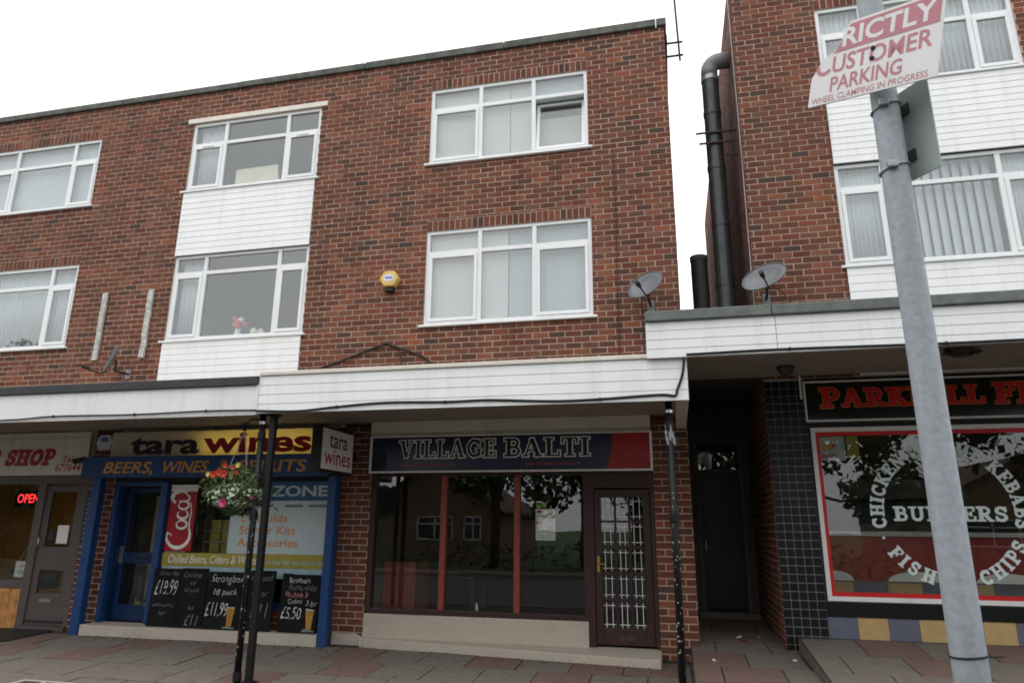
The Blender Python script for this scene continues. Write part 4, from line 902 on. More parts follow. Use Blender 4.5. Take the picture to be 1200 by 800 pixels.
# chalkboards standing on the ledge
def chalkboard(x0, x1, z1, label, y=-0.12, lean=0.05):
    t = thing('chalkboard', label, 'chalkboard', ((x0+x1)/2, y, 0.061))
    z0 = 0.061
    MB().add([(x0, y-lean, z0), (x1, y-lean, z0), (x1, y, z1), (x0, y, z1), (x0, y-lean+0.015, z0), (x1, y-lean+0.015, z0), (x1, y+0.015, z1), (x0, y+0.015, z1)],
             [(0, 1, 2, 3), (7, 6, 5, 4), (0, 4, 5, 1), (1, 5, 6, 2), (2, 6, 7, 3), (3, 7, 4, 0)]).build('board', 'chalkboard', t)
    def xf(p):                              # loose hand: wobbling strokes on the leaning board
        qx = p[0]+0.005*math.sin(p[2]*70+x0*9)+0.003*math.sin(p[2]*170+p[0]*31); qz = p[2]+0.006*math.sin(p[0]*38+x0*5)+0.004*math.sin(p[0]*95+p[2]*40)
        k = (qz-z0)/(z1-z0); return (qx, y-lean*(1-k)-0.003, qz)
    return t, xf
def ct(t, xf, s, x0, x1, z0, z1, m='chalk', bold=-0.004, shear=0.2): return sans('chalk_writing', s, m, t, x0, x1, z0, z1, 0, bold-0.007, shear, xf)
def pint(t, xf, x, z):
    a = MB().prism([(x-0.035, z), (x+0.035, z), (x+0.06, z+0.25), (x-0.06, z+0.25)], 0, 0.001); a.v = [xf(p) for p in a.v]; a.build('painted_pint', 'beer', t)
    a = MB().prism([(x-0.062, z+0.252), (x+0.062, z+0.252), (x+0.062, z+0.27), (x-0.062, z+0.27)], 0, 0.001); a.v = [xf(p) for p in a.v]; a.build('painted_foam', 'paper', t)
    a = MB().prism([(x-0.11, z-0.015), (x+0.09, z-0.015), (x+0.09, z-0.002), (x-0.07, z+0.012)], 0, 0.001); a.v = [xf(p) for p in a.v]; a.build('painted_mat', 'poster_cyan', t)
t, xf = chalkboard(-7.56, -7.1, 0.86, 'leftmost chalkboard on the ledge beside the wine shop doorway')
ct(t, xf, 'Corona 18pk', -7.46, -7.13, 0.75, 0.82, 'chalk_dim'); ct(t, xf, '£19.99', -7.5, -7.13, 0.5, 0.7, bold=-0.008); ct(t, xf, 'while stocks', -7.5, -7.16, 0.34, 0.38, 'chalk_dim'); ct(t, xf, 'last', -7.38, -7.26, 0.23, 0.28, 'chalk_dim')
t, xf = chalkboard(-7.09, -6.65, 0.87, 'second chalkboard from the wine shop doorway, faint writing')
ct(t, xf, 'Carling', -7.05, -6.75, 0.73, 0.81, 'chalk_dim'); ct(t, xf, 'dd', -6.93, -6.83, 0.65, 0.7, 'chalk_dim'); ct(t, xf, '12 pack', -7.0, -6.76, 0.53, 0.6, 'chalk_dim'); ct(t, xf, 'for', -6.9, -6.8, 0.31, 0.36, 'chalk_dim'); ct(t, xf, '£11', -6.93, -6.72, 0.1, 0.24, 'chalk_dim')
t, xf = chalkboard(-6.63, -5.99, 0.83, 'wide chalkboard priced 11.99 with painted beer glass, left of the posts', -0.13)
ct(t, xf, 'Strongbow', -6.57, -6.02, 0.66, 0.79, bold=-0.006); ct(t, xf, '18 pack', -6.52, -6.13, 0.5, 0.6, bold=-0.006); ct(t, xf, '£11.99', -6.61, -6.25, 0.24, 0.42, bold=-0.006); pint(t, xf, -6.2, 0.1)
t, xf = chalkboard(-5.96, -5.56, 0.86, 'chalkboard half hidden behind the two black posts')
ct(t, xf, 'Crystal', -5.93, -5.6, 0.7, 0.8, 'chalk_dim'); ct(t, xf, '4 for', -5.9, -5.64, 0.52, 0.6, 'chalk_dim'); ct(t, xf, '£11', -5.9, -5.63, 0.24, 0.42, 'chalk_dim')
t, xf = chalkboard(-5.45, -4.86, 0.82, 'rightmost chalkboard with pink line, 5.50 price and painted beer glass')
ct(t, xf, 'Brothers', -5.33, -5.02, 0.71, 0.78, bold=-0.002, shear=0.05); ct(t, xf, 'Parma violet', -5.33, -4.9, 0.61, 0.69, 'chalk_dim'); ct(t, xf, 'Rhubarb &', -5.37, -5.03, 0.52, 0.59, 'chalk_pink'); ct(t, xf, 'Custard', -5.33, -5.11, 0.44, 0.5); ct(t, xf, '3 for', -5.05, -4.88, 0.41, 0.48); ct(t, xf, '£5.50', -5.41, -5.11, 0.24, 0.39, bold=-0.006); pint(t, xf, -4.98, 0.1)
# alarm box and camera by the wine shop
ab = thing('alarm_box', 'white hexagonal alarm box left of the illuminated wine shop sign', 'alarm', (-8.82, -0.05, 2.6))
MB().prism([(-8.93, 2.62), (-8.71, 2.62), (-8.67, 2.74), (-8.73, 2.86), (-8.91, 2.86), (-8.97, 2.74)], -0.12, -0.008).build('cover', 'white_plastic', ab, 0.012)
MB().prism([(-8.88, 2.75), (-8.76, 2.75), (-8.74, 2.79), (-8.77, 2.83), (-8.87, 2.83), (-8.9, 2.79)], -0.1215, -0.1205).build('badge', 'blue_print', ab)
sc_cam = thing('security_camera', 'small black security camera above the left end of the blue band', 'camera', (-9.02, -0.3, 2.45))
MB().tube([(-9.12, -0.34, 2.42), (-8.96, -0.28, 2.47)], 0.045, 12).build('body', 'black_matt', sc_cam, 0.004); MB().tube([(-9.0, -0.29, 2.46), (-9.0, -0.01, 2.5)], 0.012, 8).build('arm', 'black_matt', sc_cam)

# ---------------------------------------------------------------- barber's
room('shop_room', -14.5, -9.1, 0.16, 3.6, -0.05, 2.9, 'room_ochre')
bb = thing('corner_shop', 'brown framed shop front with pine panel at the far left', 'shopfront', (-11.5, 0, -0.1))
MB().box(-14.6, -9.95, 0.0, 0.12, 0.5, 0.62).box(-10.05, -9.9, -0.005, 0.12, -0.15, 2.1).box(-14.6, -9.09, 0.0, 0.12, 2.1, 2.24).box(-9.17, -9.09, 0.0, 0.12, -0.15, 2.1).build('frame', 'brown_paint', bb, 0.006)
BX('pane', 'glass_shop', bb, -14.6, -10.05, GY, GY+0.006, 0.62, 2.1)
x = -14.6
while x < -10.06: BX('pine_plank', 'pine', bb, x+0.003, min(x+0.14, -10.055)-0.003, 0.02, 0.05, -0.15, 0.5, bevel=0.004); x += 0.14
bd = MB().box(-9.9, -9.78, 0.02, 0.07, -0.02, 2.08).box(-9.3, -9.17, 0.02, 0.07, -0.02, 2.08).box(-9.78, -9.3, 0.02, 0.07, -0.02, 0.44).box(-9.78, -9.3, 0.02, 0.07, 0.78, 1.13).box(-9.78, -9.3, 0.02, 0.07, 1.98, 2.08).build('door', 'brown_paint', bb, 0.005)
BX('pane', 'glass_shop', bd, -9.78, -9.3, 0.04, 0.046, 0.44, 0.78); BX('pane', 'glass_shop', bd, -9.78, -9.3, 0.04, 0.046, 1.13, 1.98)
BX('letter_plate', 'steel', bd, -9.68, -9.46, 0.01, 0.0195, 0.31, 0.36); BX('weather_bar', 'black_matt', bd, -9.88, -9.18, 0.0, 0.0195, 0.02, 0.05)
MB().tube([(-9.85, 0.02, 1.12), (-9.85, -0.03, 1.12), (-9.85, -0.03, 1.28), (-9.85, 0.02, 1.28)], 0.01, 8).build('handle', 'steel', bd, smooth=True)
BX('header', 'soffit', bb, -14.6, -9.092, 0.012, 0.16, 2.242, 2.949)
BX('doorstep', 'brown_paint', bb, -9.9, -9.09, -0.05, 0.12, -0.2, -0.025)
tag(BX('notice', 'paper', None, -9.58, -9.37, 0.034, 0.0385, 1.18, 1.46), 'white paper notice taped in the brown door glass', 'notice')
bs = thing('shop_sign', 'cream board with slanted red capitals and telephone number at far left', 'sign', (-11.5, -0.03, 2.22))
BX('board', 'cream_trim', bs, -14.6, -9.17, -0.04, -0.012, 2.24, 2.93, bevel=0.004)
BX('rail', 'cream_trim', bs, -14.6, -9.17, -0.055, -0.041, 2.8, 2.83)
slab_text('lettering', 'R', 'letter_red', bs, -11.15, -10.9, 2.41, 2.65, -0.043, 0.12, 0.2); slab_text('lettering', 'SHOP', 'letter_red', bs, -10.79, -9.83, 2.41, 2.65, -0.043, 0.12, 0.2)
sans('small_lettering', 'Tel:', 'letter_red', bs, -9.64, -9.4, 2.44, 2.55, -0.043, 0.012, 0.2); sans('small_lettering', '677644', 'letter_red', bs, -9.76, -9.27, 2.3, 2.42, -0.043, 0.01, 0.2)
nn = thing('open_sign', 'glowing red sign reading open in the far left shop window', 'sign', (-10.3, 0.1, 1.75))
BX('board', 'black_gloss', nn, -10.6, -10.07, 0.1, 0.13, 1.74, 2.02); sans('neon_lettering', 'OPEN', 'neon', nn, -10.54, -10.12, 1.81, 1.95, 0.097, 0.0)
hs_ = thing('open_sign', 'small white hanging card reading open low in the far left window', 'sign', (-10.2, 0.1, 0.64))
BX('card', 'paper', hs_, -10.34, -10.0, 0.1, 0.105, 0.66, 0.9); sans('lettering', 'Open', 'letter_black', hs_, -10.28, -10.03, 0.69, 0.77, 0.0985, 0.006); sans('small_lettering', "Come in we're", 'letter_mauve', hs_, -10.25, -10.06, 0.81, 0.86, 0.0985)
MB().tube([(-10.3, 0.103, 0.9), (-10.17, 0.103, 1.12), (-10.04, 0.103, 0.9)], 0.003, 5).build('string', 'paper', hs_)
MB().box(-10.9, -9.3, 1.6, 1.7, 2.84, 2.88).build('lamp', 'lamp_warm'); tag(bpy.data.objects['lamp'], 'warm ceiling light inside the far left shop', 'lamp')
bc = thing('barber_chair', 'dark padded chair inside the far left shop window', 'chair', (-10.75, 0.9, -0.05))
MB().lathe([(0, 0), (0.28, 0), (0.26, 0.04), (0.06, 0.06), (0.05, 0.45), (0, 0.45)], (-10.75, 0.9, -0.05), n=18).build('pedestal', 'steel', bc, smooth=True)
BX('seat', 'black_matt', bc, -11.02, -10.48, 0.62, 1.18, 0.4, 0.55, bevel=0.04); BX('backrest', 'black_matt', bc, -11.0, -10.5, 1.08, 1.2, 0.52, 1.12, bevel=0.04)
for x in (-11.08, -10.48): BX('armrest', 'black_matt', bc, x, x+0.07, 0.65, 1.1, 0.66, 0.73, bevel=0.015)
BX('headrest', 'brown_paint', bc, -10.86, -10.64, 1.07, 1.17, 1.16, 1.36, bevel=0.04)
o = thing('plaque', 'narrow black plaque with pale vertical lettering beside the brown door', 'sign', (-9.03, -0.02, 1.2))
BX('board', 'black_matt', o, -9.07, -8.93, -0.03, -0.012, 1.2, 1.95)
for i in range(9): BX('faint_letter', 'dish_grey', o, -9.04, -8.98, -0.032, -0.0305, 1.25+i*0.074, 1.285+i*0.074+0.012*(i % 2))
tag(MB().slab([(-10.6, -0.95, gz(-10, -0.95)+0.014), (-9.2, -0.95, gz(-10, -0.95)+0.014), (-9.2, -0.12, gz(-10, -0.12)+0.014), (-10.6, -0.12, gz(-10, -0.12)+0.014)], -0.12, 0).build('door_mat', 'black_matt'), 'dark rubber mat lying outside the brown door', 'mat')
dc = thing('drain_cover', 'pale framed inspection cover with two dark insets in the pavement', 'drain cover', (-6.75, -2.72, gz(-6.7, -2.7)))
z = gz(-6.7, -2.55)+0.008
MB().box(-7.1, -6.45, -2.95, -2.5, z-0.02, z).build('frame', 'stone', dc); BX('inset', 'grit', dc, -7.03, -6.8, -2.9, -2.56, z-0.01, z+0.003); BX('inset', 'grit', dc, -6.74, -6.52, -2.9, -2.56, z-0.01, z+0.003)
dc.location.z = 0; dc.location.z = WL[dc.name].z

# ---------------------------------------------------------------- takeaway on the right
kf = thing('takeaway_shop', 'takeaway front with black tiled pier, red framed window and striped tiles', 'shopfront', (3.5, 0, 0.1))
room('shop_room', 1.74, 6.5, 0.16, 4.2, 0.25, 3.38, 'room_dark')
MB().box(KX+0.004, 1.715, 0.004, 0.4, 0.05, 3.4).build('tiled_pier', 'grout', kf)
kp = bpy.data.objects['tiled_pier']; tw, th = 0.0985, 0.1
tme = bpy.data.meshes.new('tile'); _t = 0.045
tme.from_pydata([(-_t, 0, -0.0455), (_t, 0, -0.0455), (_t, 0, 0.0455), (-_t, 0, 0.0455), (-_t-.002, 0.006, -0.0475), (_t+.002, 0.006, -0.0475), (_t+.002, 0.006, 0.0475), (-_t-.002, 0.006, 0.0475)], [], [(0, 1, 2, 3), (0, 4, 5, 1), (1, 5, 6, 2), (2, 6, 7, 3), (3, 7, 4, 0)])
tme.materials.append(MATS['tile_black'])
for i in range(5):
    for j in range(33):
        o = link(bpy.data.objects.new('tile', tme)); o.parent = kp; o.location = Vector((KX+0.004+tw*(i+0.5), -0.002, 0.06+th*(j+0.5)))-WL[kp.name]
        o.rotation_euler = (rs.uniform(-.006, .006), 0, rs.uniform(-.006, .006))
WX1 = 5.6
BX('lower_panel', 'black_gloss', kf, 1.717, WX1+0.3, 0.0, 0.15, 0.49, 0.66, bevel=0.004)
BX('surround', 'black_matt', kf, 1.717, WX1+0.3, 0.05, 0.15, 2.745, 3.418); BX('surround', 'black_matt', kf, 1.717, 1.738, 0.0, 0.15, 0.66, 2.745)
MB().box(1.717, WX1+0.3, 0.03, 0.15, 0.1, 0.488).build('striped_plinth', 'grout', kf)
sp = bpy.data.objects['striped_plinth']; x = 1.719; i = 0
while x < WX1: BX('tile', 'tile_blue' if i % 2 == 0 else 'tile_yellow', sp, x, x+0.328, 0.018, 0.0285, 0.215, 0.486, bevel=0.002); x += 0.331; i += 1
def ring(x0, x1, z0, z1, w_, y0, y1): return MB().box(x0, x1, y0, y1, z0, z0+w_).box(x0, x1, y0, y1, z1-w_, z1).box(x0, x0+w_, y0, y1, z0+w_, z1-w_).box(x1-w_, x1, y0, y1, z0+w_, z1-w_)
ring(1.74, WX1, 0.665, 2.74, 0.052, -0.01, 0.12).build('white_frame', 'fascia_white', kf, 0.004)
ring(1.792, WX1-0.052, 0.717, 2.688, 0.05, 0.045, 0.055).build('red_edging', 'bright_red', kf)
BX('pane', 'glass_shop', kf, 1.792, WX1-0.052, 0.058, 0.064, 0.717, 2.688)
ly = 0.052
ARCW = 'CHICKEN & LAMB KEBABS'; _tot = slab_width(ARCW); _pos = 0
for _w in ARCW.split(' '):
    _l = slab_width(_w); slab_arc('lettering', _w, 'vinyl_letter', kf, 3.2, 1.7, 0.78, 194-208*_pos/_tot, 194-208*(_pos+_l)/_tot, 0.15, ly); _pos += _l+0.58
slab_arc('lettering', 'FISH', 'vinyl_letter', kf, 3.2, 1.7, 0.79, 212, 254, 0.15, ly, True); slab_arc('lettering', '.', 'vinyl_letter', kf, 3.2, 1.7, 0.79, 199, 205, 0.15, ly, True)
slab_arc('lettering', 'CHIPS', 'vinyl_letter', kf, 3.2, 1.7, 0.79, 287, 335, 0.15, ly, True)
slab_text('lettering', 'BURGERS', 'vinyl_letter', kf, 2.6, 3.83, 1.6, 1.765, ly, 0.05)
ks = thing('shop_sign', 'glossy black sign with red gold edged serif capitals over the takeaway', 'sign', (3.6, -0.05, 2.8))
BX('board', 'black_gloss', ks, 1.72, 5.9, -0.03, 0.04, 2.835, 3.315)
ring(1.7, 5.92, 2.815, 3.335, 0.02, -0.045, 0.045).build('border', 'letter_white', ks)
ky = -0.0335
def klet(tx, x0, x1):
    slab_text('lettering_edge', tx, 'letter_gold', ks, x0, x1, 2.99, 3.235, ky, 0.14); slab_text('lettering', tx, 'bright_red', ks, x0, x1, 2.99, 3.235, ky-0.0035, 0.09)
klet('P', 1.9, 2.13)
slab_text('lettering_edge', 'ARKHILL', 'letter_gold', ks, 2.15, 3.76, 3.0, 3.215, ky, 0.14); slab_text('lettering', 'ARKHILL', 'bright_red', ks, 2.15, 3.76, 3.0, 3.215, ky-0.0035, 0.09)
klet('F', 3.88, 4.09); klet('I', 4.12, 4.26)
# counter and fittings inside
ct_ = thing('counter', 'takeaway counter with steel top, red front and white wave behind the glass', 'counter', (2.7, 1.0, 0.25))
BX('steel_top', 'steel', ct_, 1.75, 4.25, 0.62, 1.3, 1.41, 1.47, bevel=0.004); BX('front', 'counter_red', ct_, 1.75, 4.22, 0.66, 1.25, 0.86, 1.408)
BX('plinth', 'dish_grey', ct_, 1.75, 4.22, 0.7, 1.25, 0.25, 0.858)
for cxx, ww in ((1.95, 0.25), (2.95, 0.35), (3.95, 0.35)):
    MB().prism([(cxx-ww, 0.862)]+[(cxx+ww, 0.862)]+[(cxx+ww*math.cos(R(a)), 0.862+0.12*math.sin(R(a))) for a in range(20, 180, 20)], 0.654, 0.659).build('white_wave', 'paper', ct_)
for i in range(6): BX('tile', 'tile_blue' if i % 2 else 'tile_yellow', ct_, 1.8+i*0.4, 2.19+i*0.4, 0.69, 0.699, 0.3, 0.84)
BX('menu_board', 'felt_dark', None, 2.6, 4.4, 4.08, 4.16, 2.1, 2.7); tag(bpy.data.objects['menu_board'], 'dim menu board on the back wall of the takeaway', 'board')
for i, (a, b) in enumerate(((2.35, 3.0), (3.4, 4.05))):
    o = BX('ceiling_light', 'lamp_warm', None, a, b, 1.4+0.9*i, 1.65+0.9*i, 3.33, 3.375); tag(o, ['left yellowish ceiling light inside the takeaway', 'right yellowish ceiling light deeper inside the takeaway'][i], 'ceiling light')
fy = thing('fryer_range', 'steel frying range with hood behind the takeaway counter', 'fryer', (3.0, 3.0, 0.25))
BX('cabinet', 'flue', fy, 2.2, 4.4, 2.6, 3.3, 0.25, 1.2, bevel=0.01); BX('hood', 'flue', fy, 2.2, 4.4, 2.7, 3.4, 1.95, 2.25, bevel=0.01); BX('splash_back', 'flue', fy, 2.2, 4.4, 3.3, 3.38, 1.2, 1.95)
pk = thing('poster', 'small yellow and pink poster in the top corner of the takeaway window', 'poster', (1.99, 0.07, 2.35))
BX('sheet', 'poster_white', pk, 1.845, 2.14, 0.068, 0.07, 2.33, 2.63); BX('yellow_block', 'yellow_plastic', pk, 1.86, 2.0, 0.0655, 0.0675, 2.46, 2.56); BX('pink_block', 'faded_red', pk, 1.86, 2.03, 0.0655, 0.0675, 2.36, 2.42); BX('red_block', 'bright_red', pk, 1.99, 2.03, 0.0655, 0.0675, 2.5, 2.55)
tag(BX('poster', 'poster_gold', None, 2.16, 2.3, 0.068, 0.07, 2.36, 2.63), 'faded green yellow strip poster beside the pink poster', 'poster')
# lights under the takeaway canopy
lf = thing('canopy_light', 'small round lamp under the canopy above the black tiles', 'lamp', (1.42, -0.6, 3.3))
MB().lathe([(0, 0.0), (0.05, 0.0), (0.085, 0.05), (0.1, 0.115)], (1.42, -0.6, 3.3), n=18).build('bowl', 'flue', lf, smooth=True); MB().tube([(1.42, -0.6, 3.4), (1.42, -0.6, 3.419)], 0.11, 18).build('base', 'black_matt', lf)
lf = thing('canopy_light', 'black oval bulkhead lamp under the canopy at the right edge', 'lamp', (3.15, -1.2, 3.33))
MB().lathe([(0, 0.0), (0.1, 0.005), (0.16, 0.04), (0.17, 0.089)], (3.15, -1.2, 3.33), n=20).build('bowl', 'black_gloss', lf, smooth=True); MB().box(2.97, 3.33, -1.26, -1.14, 3.36, 3.375).build('guard', 'black_matt', lf)
tag(MB().tube([(1.66, -0.08, 3.1), (1.66, -0.08, 3.41)], 0.014, 8).build('conduit', 'letter_white'), 'short white conduit hanging left of the takeaway sign', 'conduit')

# passage between the buildings
pw = thing('passage_wall', 'dark wall with doorway and transom at the back of the passage', 'wall', (0.75, 2.5, 0.1))
MB().box(0.224, 0.36, 2.46, 2.6, 0.1, 3.41).box(1.1, 1.206, 2.46, 2.6, 0.1, 3.41).box(0.36, 1.1, 2.46, 2.6, 2.9, 3.41).build('wall', 'brown_paint', pw)
MB().box(0.36, 0.42, 2.44, 2.55, 0.26, 2.9).box(1.04, 1.1, 2.44, 2.55, 0.26, 2.9).box(0.42, 1.04, 2.44, 2.55, 2.36, 2.42).box(0.42, 1.04, 2.44, 2.55, 2.85, 2.9).build('door_frame', 'grey_paint', pw, 0.005)
pdr = BX('door', 'dark_teal', pw, 0.422, 1.038, 2.49, 2.53, 0.27, 2.36, bevel=0.004)
BX('door_panel', 'dark_teal', pdr, 0.5, 0.96, 2.482, 2.4895, 0.4, 1.1, bevel=0.004); BX('door_panel', 'dark_teal', pdr, 0.5, 0.96, 2.482, 2.4895, 1.3, 2.2, bevel=0.004); BX('handle', 'flue_pale', pdr, 0.455, 0.475, 2.45, 2.4895, 1.15, 1.3)
BX('transom_pane', 'glass_shop', pw, 0.42, 1.04, 2.5, 2.506, 2.42, 2.85); BX('step', 'slab_grey', pw, 0.3, 1.2, 2.2, 2.459, 0.1, 0.26, bevel=0.01)
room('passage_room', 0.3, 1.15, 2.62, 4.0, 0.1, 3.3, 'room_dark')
# litter
rl = random.Random(4)
for i, (x, y, m_, lb_) in enumerate([(0.72, 0.6, 'paper', 'crumpled white paper on the passage floor'), (0.78, 0.35, 'bright_red', 'red wrapper on the passage floor beside the crumpled white paper'), (0.98, 0.7, 'cream_card', 'scrap of card near the right wall of the passage'), (0.5, 0.7, 'dish_grey', 'grey scrap near the left side of the passage'), (0.35, -0.75, 'letter_white', 'small pale scrap at the mouth of the passage'), (1.22, -0.62, 'paper', 'pale crumbs of litter beside the landing kerb'), (-0.22, -1.55, 'paper', 'white scrap on the pavement left of the right downpipe'), (-0.36, -1.5, 'bright_red', 'tiny red scrap on the pavement left of the right downpipe')]):
    g = gz(x, y); mb = MB(); s = 0.055 if i < 2 else 0.035
    vs = [(x+rl.uniform(-s, s), y+rl.uniform(-s, s), g+0.004+rl.uniform(0, s*0.7)) for _ in range(9)]
    mb.add(vs, [(0, 1, 2), (2, 3, 4), (4, 5, 6), (6, 7, 8), (0, 4, 8), (1, 5, 7), (3, 6, 0)]); tag(mb.build('litter', m_), lb_, 'litter')

# ---------------------------------------------------------------- things on the walls
def dish(c, nrm, ra, rb, label, wall_y, name='satellite_dish', roll=0.0, arm=True, cabl=None):
    c = Vector(c); nrm = Vector(nrm).normalized(); t = thing(name, label, 'satellite dish', (c.x, wall_y-0.02, c.z-rb))
    up = Vector((0, 0, 1)); u = up.cross(nrm).normalized(); v = nrm.cross(u)
    u, v = u*math.cos(roll)+v*math.sin(roll), v*math.cos(roll)-u*math.sin(roll)
    vs = [c-nrm*0.06]; fs = []; n_, k_ = 28, 5
    for j in range(1, k_+1):
        q = j/k_
        for i in range(n_):
            a = 2*math.pi*i/n_; vs.append(c+u*ra*q*math.cos(a)+v*rb*q*math.sin(a)-nrm*0.06*(1-q*q))
    fs += [(0, 1+i, 1+(i+1) % n_) for i in range(n_)]
    for j in range(k_-1):
        for i in range(n_): a, b = 1+j*n_+i, 1+j*n_+(i+1) % n_; fs.append((a, a+n_, b+n_, b))
    o = MB().add(vs, fs).build('reflector', 'dish_grey', t, smooth=True); s_ = o.modifiers.new('thickness', 'SOLIDIFY'); s_.thickness = 0.012; s_.offset = -1
    MB().tube([c+u*ra*math.cos(2*math.pi*i/28)+v*rb*math.sin(2*math.pi*i/28) for i in range(29)], 0.007, 6, False).build('rim', 'dish_grey', t, smooth=True)
    low = c-v*rb*0.98; foc = c+nrm*0.26-v*rb*1.2
    MB().tube([low-nrm*0.05, low+nrm*0.05-v*0.06, foc-v*0.02], 0.011, 8).build('feed_arm', 'black_matt', t)
    MB().tube([foc+nrm*0.05, foc-nrm*0.02, foc-nrm*0.06], [0.03, 0.03, 0.022], 12).build('receiver', 'black_matt', t)
    back = c-nrm*0.1; w_ = Vector((back.x+0.02, wall_y, back.z-rb*0.75))
    MB().tube([c-nrm*0.07, back, Vector((back.x, back.y, w_.z)), w_], 0.018, 8).build('mount_arm', 'black_matt', t)
    MB().box(w_.x-0.05, w_.x+0.05, wall_y-0.016, wall_y-0.009, w_.z-0.08, w_.z+0.08).build('wall_plate', 'flue_pale', t)
    if cabl: MB().tube(cabl, 0.007, 6).build('cable', 'cable', t)
    return t
dish((-0.24, -0.36, 4.70), (-0.42, -0.8, 0.42), 0.255, 0.215, 'grey satellite dish on the brick wall at the corner of the terrace', 0.0, roll=0.35, cabl=[(-0.3, -0.3, 4.5), (-0.3, -0.03, 4.35), (-0.29, -0.03, 3.5)])
dish((1.30, -0.36, 4.70), (-0.38, -0.8, 0.46), 0.29, 0.215, 'grey satellite dish at the corner of the right building', 0.0, roll=0.35, cabl=[(1.4, -0.3, 4.55), (1.55, -0.03, 4.6), (1.75, -0.025, 4.3), (1.7, -0.025, 3.7)])
dish((-8.75, -0.35, 4.06), (-0.6, -0.76, 0.25), 0.17, 0.22, 'small satellite dish seen edge on below the two peeling battens', 0.0)
for i, (xa, lb_) in enumerate(((-9.36, 'left of two peeling white battens on the brick wall'), (-8.44, 'right of two peeling white battens on the brick wall'))):
    mb = MB(); pts = 7
    for j in range(pts):
        z0, z1 = 4.13+1.19*j/pts, 4.13+1.19*(j+1)/pts; a = rl.uniform(-.006, .006)
        mb.box(xa-0.045+a, xa+0.045+a, -0.055+a*0.5, -0.01, z0, z1)
    tag(mb.build('wall_batten', 'peeling_wood', bevel=0.005), lb_, 'batten')
ya = thing('alarm_box', 'yellow hexagonal alarm box on the brick wall between the windows', 'alarm', (-4.1, -0.05, 5.0))
hx = lambda r, cx_=-4.1, cz_=5.16: [(cx_+r*math.cos(R(a)), cz_+r*0.88*math.sin(R(a))) for a in range(0, 360, 60)]
MB().prism(hx(0.16), -0.13, -0.008).build('cover', 'yellow_plastic', ya, 0.018); MB().prism([(-4.1+0.09*math.cos(R(a)), 5.17+0.06*math.sin(R(a))) for a in range(0, 360, 20)], -0.133, -0.1305).build('badge', 'white_plastic', ya); BX('badge_stripe', 'blue_print', ya, -4.16, -4.04, -0.1355, -0.1335, 5.16, 5.185)
BX('strobe', 'black_matt', ya, -4.18, -4.04, -0.11, -0.008, 4.96, 5.018, bevel=0.015)

# flues in the gap
fl = thing('flue_pipe', 'tall dark metal flue with pale elbow rising up the gap between buildings', 'flue', (0.9, 0.62, 3.66))
fx, fyy, fr0 = 0.9, 0.62, 0.13
zz = [3.66, 4.0, 4.95, 5.9, 6.85, 7.8, 8.45]
for a, b in zip(zz, zz[1:]): MB().tube([(fx, fyy, a+0.004), (fx, fyy, b-0.004)], fr0, 24).build('duct_section', 'flue', fl, smooth=False)
for z in zz[1:6]: MB().tube([(fx, fyy, z-0.035), (fx, fyy, z+0.035)], fr0+0.009, 24).build('joint_band', 'flue', fl)
MB().tube([(fx, fyy, 3.9), (fx, fyy, 3.96)], fr0+0.014, 24).build('joint_band', 'steel', fl)
MB().tube([(fx, fyy, 8.38), (fx, fyy, 8.46)], fr0+0.009, 24).build('joint_band', 'flue_pale', fl)
MB().tube([(fx, fyy, 8.46)]+[(fx+0.17-0.17*math.cos(R(a)), fyy, 8.58+0.17*math.sin(R(a))) for a in range(0, 91, 15)]+[(KX+0.01, fyy, 8.75)], fr0, 24).build('elbow', 'elbow_grey', fl, smooth=True)
for z, x in ((7.4, 0.62), (7.22, 0.66)): MB().box(x, KX, fyy-0.16, fyy-0.13, z-0.012, z+0.012).build('bracket', 'rust', fl)
MB().box(fx+0.14, KX, fyy-0.12, fyy-0.09, 7.0, 7.03).build('bracket', 'rust', fl)
f2 = thing('flue_stub', 'short black duct standing left of the tall flue', 'flue', (0.56, 0.75, 3.66))
MB().tube([(0.56, 0.75, 3.66), (0.55, 0.75, 5.45)], 0.125, 24).build('duct', 'black_matt', f2); MB().tube([(0.55, 0.75, 5.4), (0.55, 0.75, 5.47)], 0.132, 24).build('rim', 'felt_dark', f2)

an = thing('tv_aerial', 'thin television aerial mast bracketed to the corner of the terrace', 'aerial', (0.42, 0.6, 8.9))
MB().tube([(0.46, 0.6, 8.85), (0.4, 0.6, 11.2)], 0.018, 8).build('mast', 'rust', an)
for z in (8.95, 9.2): MB().box(0.22, 0.52, 0.585, 0.615, z-0.012, z+0.012).build('bracket', 'rust', an)
MB().tube([(0.9, 0.6, 10.75), (-0.25, 0.45, 10.55)], 0.012, 6).build('boom', 'flue_pale', an)
for i in range(9):
    p = Vector((0.85-i*0.13, 0.59-i*0.016, 10.74-i*0.023)); MB().tube([p+Vector((0.02, -0.16, 0)), p-Vector((0.02, -0.16, 0))], 0.005, 5).build('element', 'flue_pale', an)

